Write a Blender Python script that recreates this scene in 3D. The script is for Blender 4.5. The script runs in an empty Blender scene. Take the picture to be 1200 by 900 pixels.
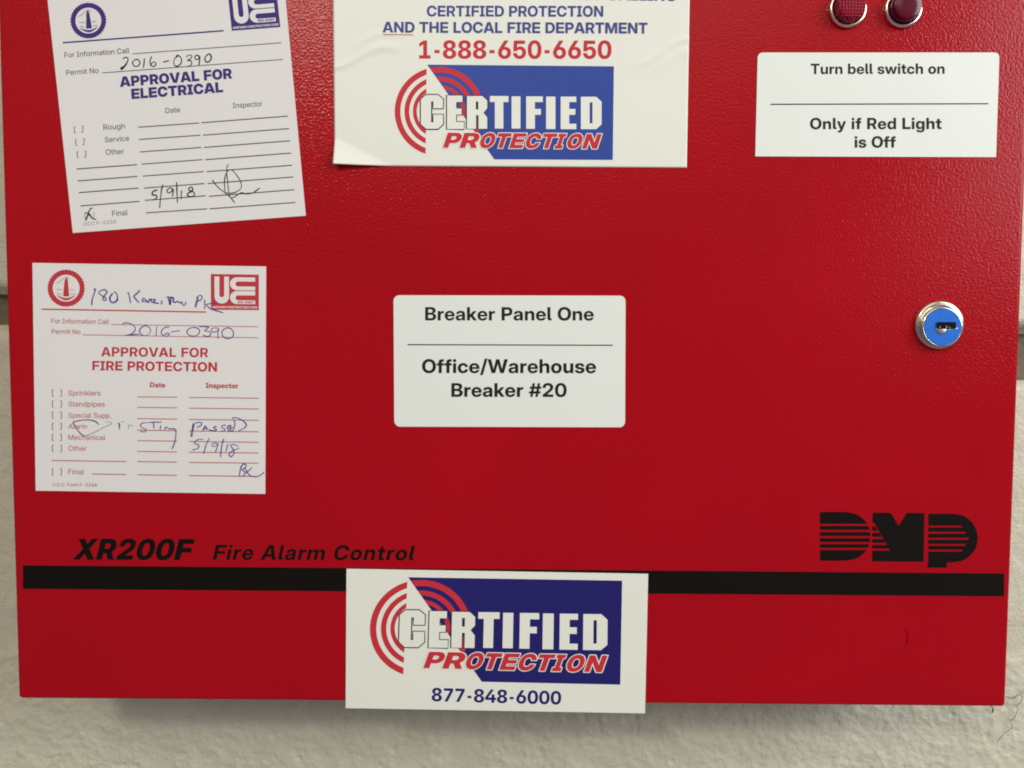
import bpy, math, random
import numpy as np
from mathutils import Vector, Matrix, noise
from mathutils.geometry import tessellate_polygon

scene = bpy.context.scene
random.seed(7)

# ------------------------------------------------------------------ camera
FOCAL = 967.0                      # in pixels of a 1200 px wide picture (29 mm on a 36 mm sensor)
DIST = 0.371                       # metres from lens to the panel's door
PITCH, YAW, ROLL = math.radians(-3.13138), math.radians(0.58461), math.radians(-0.22249)
cam_rot = (Matrix.Rotation(YAW, 3, 'Z') @ Matrix.Rotation(PITCH, 3, 'X') @ Matrix.Rotation(ROLL, 3, 'Y'))
cam_pos = Vector((0.0, -DIST, 0.0))
camera = bpy.data.objects.new('camera', bpy.data.cameras.new('camera'))
scene.collection.objects.link(camera)
m3 = Matrix((cam_rot @ Vector((1, 0, 0)), cam_rot @ Vector((0, 0, 1)), cam_rot @ Vector((0, -1, 0)))).transposed()
camera.matrix_world = Matrix.Translation(cam_pos) @ m3.to_4x4()
camera.data.sensor_width = 36.0
camera.data.lens = 36.0 * FOCAL / 1200.0
camera.data.clip_start = 0.01
camera.data.clip_end = 50.0
scene.camera = camera

# ------------------------------------------------------------------ world and lamps (indoor light)
world = bpy.data.worlds.new('World')
scene.world = world
world.use_nodes = True
wn, wl = world.node_tree.nodes, world.node_tree.links
bg = wn['Background']
tc = wn.new('ShaderNodeTexCoord')
sep = wn.new('ShaderNodeSeparateXYZ')
mr = wn.new('ShaderNodeMapRange')
mr.inputs[1].default_value, mr.inputs[2].default_value = -1.0, 1.0
ramp = wn.new('ShaderNodeValToRGB')
ramp.color_ramp.elements[0].color = (0.16, 0.15, 0.14, 1)
ramp.color_ramp.elements[1].color = (0.50, 0.46, 0.38, 1)
for pos, col in ((0.40, (0.10, 0.13, 0.19)), (0.50, (0.16, 0.15, 0.14)), (0.62, (0.32, 0.29, 0.24))):
    e = ramp.color_ramp.elements.new(pos)
    e.color = (*col, 1)
wl.new(tc.outputs['Generated'], sep.inputs[0])
wl.new(sep.outputs['Z'], mr.inputs[0])
wl.new(mr.outputs[0], ramp.inputs[0])
wl.new(ramp.outputs[0], bg.inputs['Color'])
bg.inputs['Strength'].default_value = 1.15


def area_lamp(name, loc, target, sx, sy, watts, color):
    d = bpy.data.lights.new(name, 'AREA')
    d.shape = 'RECTANGLE'
    d.size, d.size_y, d.energy, d.color = sx, sy, watts, color
    o = bpy.data.objects.new(name, d)
    scene.collection.objects.link(o)
    o.location = loc
    o.rotation_euler = (Vector(target) - Vector(loc)).to_track_quat('-Z', 'Y').to_euler()
    return o


area_lamp('ceiling_lamp', (-0.55, -1.75, 0.97), (0, 0, 0), 0.26, 0.15, 8.0, (1.0, 0.93, 0.81))
area_lamp('ceiling_bounce_fill', (-0.05, -1.8, 1.15), (0, 0, 0), 1.8, 0.8, 8.5, (1.0, 0.94, 0.83))  # added soft fill standing in for ceiling bounce; softens the panel's shadow
area_lamp('window_light', (1.22, -0.92, 0.50), (0.10, 0, 0), 0.8, 0.7, 17.5, (0.90, 0.95, 1.0))

scene.cycles.filter_width = 1.9
vs = scene.view_settings
scene.display_settings.display_device = 'sRGB'
vs.view_transform, vs.look, vs.exposure, vs.gamma = 'Standard', 'None', 0.0, 1.0
vs.use_curve_mapping = False


# ------------------------------------------------------------------ letter shapes: advance width, then outlines (1000 units per em)
GLYPHS = {}
GLYPHS['heavy'] = {
    ' ': '269',
    '-': '645|157,218 155,220 157,347 488,347 489,220 487,218',
    '0': '645|277,-9 245,-3 214,6 179,23 160,35 142,48 112,78 80,124 54,185 36,258 28,334 28,394 32,445 48,524 71,585 99,632 138,675 176,703 207,719 236,729 284,738 318,739 360,738 398,731 430,722 452,712 484,694 522,661 541,639 564,604 580,572 592,540 602,505 611,454 616,397 616,331 612,280 599,210 576,147 544,93 506,51 464,22 430,6 411,-1 366,-10 344,-11|315,124 328,124 347,126 372,136 396,153 414,175 428,201 440,239 449,286 453,331 453,394 449,442 440,489 427,527 411,556 391,579 366,595 334,603 303,602 274,593 258,583 236,559 216,524 203,486 194,432 191,391 191,337 196,277 207,229 217,201 238,166 261,142 287,129',
    '1': '645|93,0 89,4 90,135 261,136 264,140 264,569 261,571 258,569 99,469 96,469 96,613 277,728 429,727 430,724 430,140 433,136 576,136 578,134 577,1',
    '2': '645|58,0 56,4 57,124 338,358 382,399 405,426 415,442 425,464 430,493 430,508 424,540 415,559 398,579 379,592 363,598 347,602 312,603 287,598 271,592 255,582 241,569 229,553 219,531 213,508 210,474 207,472 52,473 51,489 54,521 61,553 76,597 92,626 105,645 132,673 166,699 214,722 261,735 318,739 382,735 436,722 490,697 515,678 548,645 564,620 580,585 589,543 591,499 586,461 579,435 567,407 554,385 517,337 464,285 309,154 292,137 591,136 593,134 592,1',
    '3': '645|271,-10 233,-3 179,15 134,41 96,75 82,93 64,121 48,159 38,194 34,242 36,244 198,243 199,220 204,201 213,178 223,163 233,152 249,139 268,129 287,123 303,120 331,120 350,124 379,135 395,146 405,156 415,169 425,188 431,210 432,235 431,258 427,270 418,289 404,306 382,321 347,335 315,339 204,339 203,340 203,435 362,588 360,590 74,590 73,594 73,727 563,728 564,597 380,426 436,421 484,408 515,392 537,376 564,347 586,305 599,258 599,197 586,147 570,112 537,69 499,37 461,16 417,0 366,-10 341,-11',
    '4': '645|379,0 376,4 375,150 20,151 16,153 16,280 327,727 493,728 494,724 488,715 190,283 195,281 376,282 376,451 379,453 534,453 536,451 536,283 537,281 627,280 628,153 626,151 537,150 534,0',
    '5': '645|280,-10 230,0 185,15 150,34 122,56 86,96 64,134 51,172 42,226 46,228 201,228 205,223 210,194 219,175 230,159 249,142 268,131 290,123 312,120 341,120 372,130 388,139 405,153 421,175 431,197 437,223 438,255 434,280 421,312 398,341 366,360 338,367 299,366 258,354 230,333 220,321 207,298 54,299 54,347 74,727 77,728 556,727 557,724 556,591 230,590 226,588 216,470 217,443 239,462 261,475 296,487 331,493 366,494 401,490 458,471 487,456 512,437 534,416 557,388 571,366 586,331 595,299 599,274 599,210 592,178 583,150 570,121 554,96 539,77 512,51 468,21 433,6 411,-1 360,-10 325,-11',
    '6': '645|296,-10 252,-3 230,2 179,23 134,51 110,74 89,99 63,143 48,197 45,226 45,258 48,286 54,315 70,359 108,432 309,728 490,728 488,721 317,474 318,471 353,475 385,474 414,471 449,462 474,452 499,439 525,420 545,401 570,366 583,337 592,308 599,261 599,210 592,175 579,137 551,89 518,55 487,32 449,12 401,-3 357,-10|321,121 344,123 360,127 382,137 398,148 414,166 428,188 437,216 438,239 437,264 430,286 409,321 395,335 376,347 347,357 331,358 312,358 287,354 268,347 245,331 235,321 222,302 213,283 207,255 207,226 213,197 222,178 235,159 258,139 277,129 299,123',
    '7': '645|115,0 114,4 115,7 383,534 407,585 65,585 62,588 63,727 581,727 582,588 288,4 284,0',
    '8': '645|271,-10 230,-3 195,6 153,22 125,38 99,57 76,80 61,102 44,137 35,182 35,210 44,255 63,293 91,324 122,347 166,367 212,378 185,384 144,400 112,421 92,442 77,464 64,496 59,527 61,572 66,594 76,620 95,648 108,664 128,681 150,697 179,712 214,725 255,735 280,738 353,739 407,731 461,715 496,697 515,684 551,648 567,623 576,600 583,572 586,531 580,496 564,458 549,439 515,409 477,390 432,378 480,366 522,348 553,325 580,296 596,267 608,223 609,182 605,153 589,112 566,78 544,56 528,44 484,19 439,3 398,-7 344,-11|292,112 334,109 372,118 395,130 407,140 418,153 428,169 434,188 435,204 434,226 430,242 421,261 411,275 398,287 376,300 357,307 338,310 306,310 284,306 258,294 239,281 225,264 217,248 210,226 209,201 212,182 222,159 245,133 268,119|313,435 347,437 369,444 382,451 395,460 408,477 418,502 421,534 415,559 405,578 391,593 379,602 366,608 344,613 303,614 277,607 265,601 252,592 235,572 225,543 226,502 231,486 241,470 258,453 268,447 293,438',
    '9': '645|157,0 155,4 329,255 328,257 325,257 299,253 252,254 230,257 192,267 169,276 141,292 109,318 92,337 67,378 57,404 48,442 45,470 45,505 50,543 60,578 70,600 89,632 120,667 160,697 204,719 265,735 296,738 341,738 391,731 442,716 480,697 518,669 551,635 577,594 592,550 599,505 599,458 592,420 583,388 560,337 519,267 338,2 334,0|295,372 309,370 344,370 360,374 382,384 401,398 415,413 428,435 434,451 438,470 437,505 428,540 414,562 398,580 385,589 360,601 341,605 312,606 287,601 265,592 249,581 233,565 222,550 212,527 207,502 207,474 213,445 222,426 235,407 258,387 277,377',
}
GLYPHS['regular'] = {
    ' ': '269',
    '-': '647|166,263 162,267 162,343 166,347 480,347 483,343 483,267 480,263',
    '.': '269|125,-7 106,-1 83,20 73,39 70,67 77,89 83,99 96,112 115,122 128,125 144,125 169,117 189,99 199,80 202,51 199,36 192,23 172,3 150,-6',
    '0': '647|296,-9 249,0 201,22 176,40 154,61 134,86 117,112 92,169 76,229 67,286 64,331 64,397 73,480 86,540 112,604 144,653 157,668 185,694 214,713 233,721 284,735 303,738 344,738 382,732 404,725 445,706 474,684 495,664 525,623 542,591 554,559 567,518 574,483 583,407 583,318 573,239 560,185 552,159 526,105 491,58 468,37 445,21 398,0 347,-10|295,77 334,74 372,82 391,92 411,105 434,131 455,166 475,220 484,267 491,334 491,391 484,461 475,505 456,559 434,597 414,620 401,630 372,646 350,652 334,654 303,653 268,643 242,627 215,600 197,572 178,527 169,493 159,432 156,372 159,296 169,235 187,175 206,140 230,111 261,88',
    '2': '647|90,0 88,4 88,74 354,343 392,385 418,416 440,451 453,480 459,515 459,537 453,569 437,600 420,620 407,630 391,639 366,649 338,654 290,652 258,643 236,630 216,613 196,585 184,550 179,510 88,512 89,534 95,569 109,610 133,651 160,681 201,710 245,728 299,738 344,738 398,728 430,716 464,696 498,667 522,635 535,610 545,581 551,540 551,515 548,489 538,454 523,420 509,397 484,362 453,324 414,283 219,86 223,85 557,85 560,83 560,1 557,0',
    '4': '647|404,0 401,155 52,155 50,235 357,726 360,728 452,728 453,724 437,699 178,283 154,242 157,239 401,239 403,242 403,451 404,454 493,454 495,451 495,242 496,239 595,239 596,159 595,155 496,155 494,1',
    'A': '684|23,0 22,7 282,724 287,728 398,727 662,1 563,0 560,2 490,199 195,200 190,194 122,1|222,286 226,284 455,284 460,286 391,483 341,644 285,464',
    'C': '728|350,-9 312,-4 284,3 230,25 195,47 166,70 146,89 121,121 89,178 76,210 64,255 54,318 54,407 67,486 86,543 117,600 134,623 160,652 195,681 214,694 252,713 274,721 334,735 357,738 407,738 452,731 512,713 553,690 591,662 621,629 650,585 668,540 679,496 677,494 582,495 566,540 554,562 537,584 503,615 458,637 423,646 369,649 315,640 271,621 236,596 213,572 197,550 175,508 156,448 149,385 149,343 153,299 165,245 187,194 210,159 224,143 255,117 277,104 303,92 338,83 363,79 401,79 439,86 468,95 489,105 512,120 532,137 554,166 567,188 582,232 677,233 679,229 666,178 643,131 608,83 572,51 544,31 518,18 468,0 411,-10',
    'D': '711|84,0 81,4 82,727 322,728 372,725 423,716 455,706 490,690 522,671 568,632 596,597 608,578 621,553 634,521 643,493 653,448 656,416 659,356 656,305 649,264 640,226 627,191 599,137 580,112 550,81 515,54 474,31 420,13 369,3 331,0|178,86 328,86 376,92 411,101 445,117 483,143 510,172 536,216 554,274 560,312 564,353 560,420 552,467 536,512 513,553 480,589 436,617 391,633 353,640 325,643 178,642',
    'F': '579|84,0 81,4 82,727 528,728 530,724 530,645 528,643 178,642 177,404 179,402 496,402 499,401 499,321 496,317 179,317 177,315 176,1',
    'I': '411|46,0 42,4 42,84 157,86 157,639 153,643 42,644 42,727 46,728 366,728 368,724 368,645 366,643 258,643 254,639 254,86 368,83 367,1',
    'M': '891|84,0 81,4 82,727 218,727 402,255 445,119 449,121 499,274 673,727 810,727 811,724 810,1 718,0 714,4 714,458 718,569 716,607 656,432 487,1 407,0 404,1 400,10 238,420 172,608 171,604 174,493 174,4 172,0',
    'N': '740|84,0 81,4 82,727 192,727 497,248 566,125 562,229 562,724 566,728 658,728 660,724 659,1 547,0 544,4 270,435 172,602 178,432 178,4 176,0',
    'O': '760|350,-10 312,-4 284,3 230,25 195,47 160,76 124,118 92,172 76,210 64,255 54,318 54,407 63,470 73,505 90,550 108,585 127,613 166,657 195,681 220,697 268,719 296,728 328,735 357,738 404,738 433,735 474,725 509,713 534,700 582,668 615,635 631,616 652,585 666,559 684,515 691,493 703,429 706,394 706,334 696,258 687,223 675,188 665,166 640,124 624,102 594,70 547,34 512,16 487,6 452,-3 411,-10|361,80 398,79 423,83 455,91 499,113 539,147 564,178 577,201 589,229 605,286 611,340 609,413 599,470 582,515 554,562 522,598 484,624 445,639 391,649 341,646 290,630 252,608 220,580 197,550 175,508 159,461 149,401 149,328 156,280 172,226 194,182 226,141 265,111 296,95 315,88 338,82',
    'P': '631|84,0 81,4 82,727 341,728 379,726 430,716 471,700 509,675 539,645 558,616 576,572 586,518 586,480 576,426 570,407 557,378 535,347 499,314 461,291 426,279 379,270 353,268 179,268 176,1|178,353 347,352 369,355 388,358 414,367 436,380 452,393 465,410 478,435 485,458 489,486 488,521 485,540 475,569 459,594 442,610 423,623 401,633 376,639 353,643 179,643 177,639',
    'R': '641|84,0 81,4 82,727 344,728 382,726 436,716 461,707 493,690 518,672 545,645 558,626 569,603 580,575 586,547 589,518 589,486 585,458 577,423 561,388 551,372 536,353 511,331 487,315 452,299 450,296 606,10 608,1 499,1 347,281 178,280 176,1|177,369 179,366 366,367 411,377 426,384 445,396 464,414 475,429 485,451 491,483 492,508 487,547 478,572 466,591 449,609 433,621 414,630 382,639 331,643 179,643 177,642',
    'S': '635|315,-13 268,-10 211,2 163,23 125,47 96,77 70,118 54,166 49,204 52,208 147,207 153,175 158,159 169,140 192,114 214,99 236,88 284,76 306,74 357,76 404,88 426,99 449,113 468,134 478,150 488,178 488,220 478,245 461,265 436,283 391,303 239,345 188,364 163,377 119,409 96,435 80,464 71,496 69,550 76,591 95,632 111,654 134,677 172,703 204,718 226,726 249,731 296,738 344,738 391,731 436,718 474,699 508,673 532,648 545,629 558,604 570,559 572,534 569,531 480,531 476,534 472,559 459,588 449,602 423,624 401,637 372,646 334,652 299,652 261,646 236,637 204,618 184,597 172,578 165,559 165,518 171,499 180,483 195,469 211,457 236,444 287,425 391,398 430,386 474,367 515,341 534,325 552,305 572,270 583,235 586,194 583,169 577,140 561,102 538,70 506,41 464,16 420,0 372,-10',
    'U': '730|322,-10 271,0 236,12 198,31 166,54 144,75 125,99 106,131 92,162 83,201 79,251 80,727 172,728 176,724 176,245 182,207 192,179 215,140 236,120 262,102 284,92 315,82 369,78 417,82 461,98 503,127 520,147 535,172 551,220 554,255 554,724 557,728 649,728 650,724 650,229 643,182 627,137 605,99 575,64 547,41 503,15 468,2 426,-7 385,-11',
    '[': '391|147,-137 146,766 150,769 341,769 342,766 341,692 239,692 237,689 237,-60 341,-61 342,-136 341,-138',
    ']': '391|49,-137 49,-62 154,-60 154,689 150,692 49,693 48,766 52,769 242,769 244,766 244,-136 242,-138',
    'a': '549|195,-10 153,-1 122,13 93,32 67,61 51,93 42,137 42,172 50,210 67,239 87,259 115,278 138,287 166,297 211,306 341,323 372,333 383,343 387,356 386,385 380,407 367,429 347,447 322,458 287,465 261,465 239,462 217,455 198,446 168,423 156,407 144,383 58,400 57,407 74,445 93,472 128,503 163,522 214,538 265,544 315,541 360,531 382,522 411,506 440,480 462,445 475,407 479,372 478,1 389,1 388,70 385,74 367,48 350,31 312,6 287,-4 255,-10|211,70 236,68 265,69 296,75 331,92 357,115 377,147 385,175 387,261 385,265 369,257 344,251 230,234 204,227 176,216 150,197 140,182 134,156 134,140 140,118 149,102 169,85 192,75',
    'c': '557|255,-10 204,3 160,25 134,43 112,66 86,102 64,147 54,178 48,210 45,242 45,289 48,321 61,375 76,413 104,458 125,480 144,497 185,522 233,538 271,544 312,544 338,541 363,535 400,521 423,509 449,490 472,467 487,445 507,407 513,381 426,365 408,404 382,434 353,451 318,462 293,463 268,462 242,456 214,442 191,423 171,397 155,366 143,324 138,280 140,229 146,194 159,156 178,124 207,95 236,79 277,70 306,70 328,73 347,79 372,92 385,101 405,124 415,140 426,170 506,157 514,153 504,118 487,87 464,59 430,28 388,6 347,-7 309,-11',
    'd': '599|242,-10 211,-3 185,6 166,15 138,35 114,58 98,77 86,96 70,128 54,175 45,242 45,293 48,324 57,369 66,397 89,442 104,464 128,490 153,510 182,525 217,537 239,542 284,544 312,541 344,532 363,522 388,504 412,480 430,454 433,452 436,453 437,724 439,728 527,727 529,724 528,1 440,1 438,80 436,82 431,80 418,61 391,32 366,13 347,3 303,-10|288,70 318,73 347,82 382,105 399,124 412,143 427,178 437,223 440,264 438,305 430,343 421,372 402,407 379,431 360,445 338,455 299,462 268,462 233,452 204,436 184,416 166,391 149,350 142,321 138,280 140,229 146,194 159,156 178,124 207,95 230,82 258,73',
    'e': '569|258,-10 204,3 169,19 131,46 95,86 70,131 60,156 51,191 45,242 45,289 48,321 54,353 73,407 93,442 128,484 166,512 207,532 226,537 268,544 309,544 360,535 407,515 442,490 458,475 477,451 503,404 519,353 526,308 526,242 525,239 141,239 138,238 137,232 142,194 149,169 159,147 184,112 211,91 245,76 284,69 322,70 350,76 372,86 391,98 408,115 430,152 515,138 517,134 509,112 487,74 461,45 423,19 388,3 350,-7 312,-11|140,315 430,314 433,316 434,321 425,362 414,388 390,423 372,439 350,452 322,461 287,465 255,461 226,452 204,440 184,423 166,401 152,375 140,337',
    'f': '353|112,0 111,4 111,454 109,458 11,458 9,534 111,537 111,623 118,661 136,696 148,708 169,726 204,742 249,750 280,750 325,744 334,741 336,737 319,664 271,669 258,668 236,662 224,654 213,642 203,613 203,537 204,535 318,535 321,534 321,461 318,458 203,458 202,1',
    'g': '600|252,-213 217,-207 182,-196 134,-172 119,-160 96,-136 73,-98 69,-88 71,-85 147,-57 150,-58 169,-85 188,-105 214,-120 242,-130 274,-135 318,-134 350,-128 376,-118 395,-106 415,-85 428,-63 434,-44 438,-12 437,93 432,93 411,64 385,38 353,19 315,6 293,3 255,3 217,9 179,22 138,47 111,70 85,105 67,140 51,194 45,245 45,296 52,347 64,391 89,442 118,480 141,500 169,519 207,535 239,542 265,544 312,541 338,535 369,519 391,503 408,486 436,451 438,454 439,535 528,535 530,534 530,-6 525,-57 517,-88 507,-110 480,-147 452,-172 423,-188 391,-200 353,-210 318,-214|257,86 274,84 318,86 350,95 382,114 399,131 414,153 428,185 437,223 440,251 440,289 437,318 430,350 415,388 395,416 369,440 338,456 312,462 277,462 252,458 220,446 198,431 178,410 156,372 147,343 140,308 138,283 140,232 149,191 162,159 180,131 201,111 230,94',
    'h': '580|74,0 70,4 70,724 74,728 160,728 162,724 163,451 193,493 226,519 252,531 274,538 315,544 331,544 363,540 385,535 423,519 442,506 460,489 475,470 488,448 503,404 510,353 510,4 506,0 417,1 416,347 411,378 406,394 395,413 386,426 366,443 347,452 325,459 290,462 245,453 230,446 214,436 196,420 184,404 169,369 162,321 161,1',
    'i': '233|74,0 70,4 70,534 160,535 162,534 162,4 160,0|99,629 77,640 61,661 56,680 56,696 60,708 74,729 93,741 109,745 128,745 141,741 158,731 174,712 180,686 176,667 168,651 150,635 128,627',
    'k': '538|74,0 70,4 70,724 74,728 160,728 162,724 162,305 164,302 169,301 172,304 401,535 513,534 290,305 529,1 417,0 414,1 224,242 220,247 217,247 163,194 161,1',
    'l': '264|163,0 131,9 109,22 101,29 89,45 79,64 73,93 70,115 70,724 74,728 160,728 162,724 162,134 165,112 171,93 185,81 204,78 239,79 250,16 251,7 249,2 220,-2',
    'm': '868|74,0 70,4 71,535 160,535 161,451 163,447 171,464 184,483 214,512 239,528 255,535 296,545 331,545 350,542 372,535 391,525 410,512 431,489 447,464 455,442 482,483 515,513 557,534 579,541 604,545 652,544 699,531 731,513 763,480 773,464 786,435 792,413 796,385 796,1 706,1 705,353 700,394 691,416 674,436 639,456 607,462 585,462 563,459 541,451 522,439 498,413 490,397 483,378 480,356 478,1 389,1 388,4 387,381 383,397 374,416 353,439 340,448 315,458 303,462 274,462 252,459 233,452 220,446 202,432 187,416 179,403 165,366 162,337 161,1',
    'n': '580|74,0 70,4 70,534 74,535 159,534 159,464 161,451 163,449 185,483 207,506 239,526 274,538 315,544 363,540 404,528 433,513 465,483 482,458 497,423 507,381 510,337 509,1 506,0 417,1 416,347 411,378 406,394 395,413 386,426 366,443 347,452 325,459 290,462 245,453 230,446 214,436 196,420 184,404 169,369 162,321 161,1',
    'o': '585|255,-10 204,3 160,25 134,44 112,66 86,102 64,147 54,178 48,210 45,242 45,289 48,321 61,375 76,413 102,454 121,477 144,497 179,519 207,531 233,538 271,544 312,544 338,541 366,535 391,525 436,500 471,469 500,429 523,378 535,331 540,283 540,248 535,201 519,143 497,99 472,64 439,35 404,13 360,-4 309,-11|276,70 306,70 328,73 357,83 385,101 409,128 427,159 441,204 446,239 446,293 440,331 424,378 412,401 399,416 369,443 341,456 309,462 274,462 242,456 217,444 195,427 171,397 155,366 146,334 139,296 138,251 142,213 153,172 172,134 189,112 217,89 245,76',
    'p': '599|71,-203 70,534 160,535 161,454 163,452 168,454 181,474 204,500 230,519 265,535 287,541 334,544 379,538 417,525 445,510 471,490 500,458 526,413 545,359 554,293 554,242 545,175 526,121 501,77 487,59 461,35 433,15 414,6 388,-3 357,-10 299,-10 271,-4 245,6 211,29 184,58 169,80 166,82 163,81 162,-203 160,-204|308,70 341,73 369,82 395,97 418,121 433,143 450,185 457,213 461,255 459,308 456,328 444,369 428,401 407,425 385,443 357,456 322,462 290,462 255,453 226,437 199,410 181,378 171,353 162,312 159,267 162,223 169,191 182,153 199,124 214,108 245,85 280,73',
    'r': '362|74,0 70,4 70,534 74,535 159,534 159,454 163,452 175,477 189,496 207,513 230,528 255,538 274,542 306,544 341,541 341,452 280,456 242,449 217,437 204,427 190,413 174,388 166,362 162,334 162,4 160,0',
    's': '514|217,-10 185,-4 153,6 128,19 100,39 84,55 66,80 54,109 47,140 134,154 140,134 150,115 162,99 179,86 192,79 220,70 242,66 271,66 296,70 318,76 331,82 350,95 361,105 370,121 375,140 373,162 361,185 350,195 328,208 299,217 211,238 166,251 131,267 106,285 82,312 67,343 61,381 63,413 73,445 92,477 112,497 144,518 185,535 214,541 239,544 284,544 309,541 338,534 360,526 388,510 410,493 427,474 443,448 453,423 458,401 376,386 358,423 344,439 328,452 315,458 296,464 252,468 226,464 207,459 188,449 172,435 162,423 155,407 154,385 159,366 169,350 176,343 204,327 223,320 357,288 382,278 417,258 444,232 462,201 468,175 468,128 460,96 444,67 420,41 388,19 344,0 299,-10 274,-11',
    't': '326|211,-3 192,0 166,8 134,28 121,42 108,61 99,86 94,121 93,457 11,458 9,461 11,535 94,537 94,667 96,669 185,668 186,537 295,534 293,458 188,458 186,454 186,131 190,105 201,89 217,79 239,75 293,77 305,4 296,0 265,-4',
    'u': '580|226,-6 198,0 172,9 144,25 125,41 98,77 80,121 73,153 70,185 70,534 74,535 162,534 162,204 165,172 175,140 181,128 195,109 223,88 258,76 299,75 322,79 347,88 379,111 398,137 412,172 416,201 416,534 509,535 509,1 421,1 419,83 417,88 405,67 388,46 366,26 344,12 315,0 287,-6',
    'v': '549|230,0 226,1 222,10 22,534 26,535 122,534 237,216 274,95 278,99 315,220 428,534 525,535 527,534 522,521 325,4 322,0',
}
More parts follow.
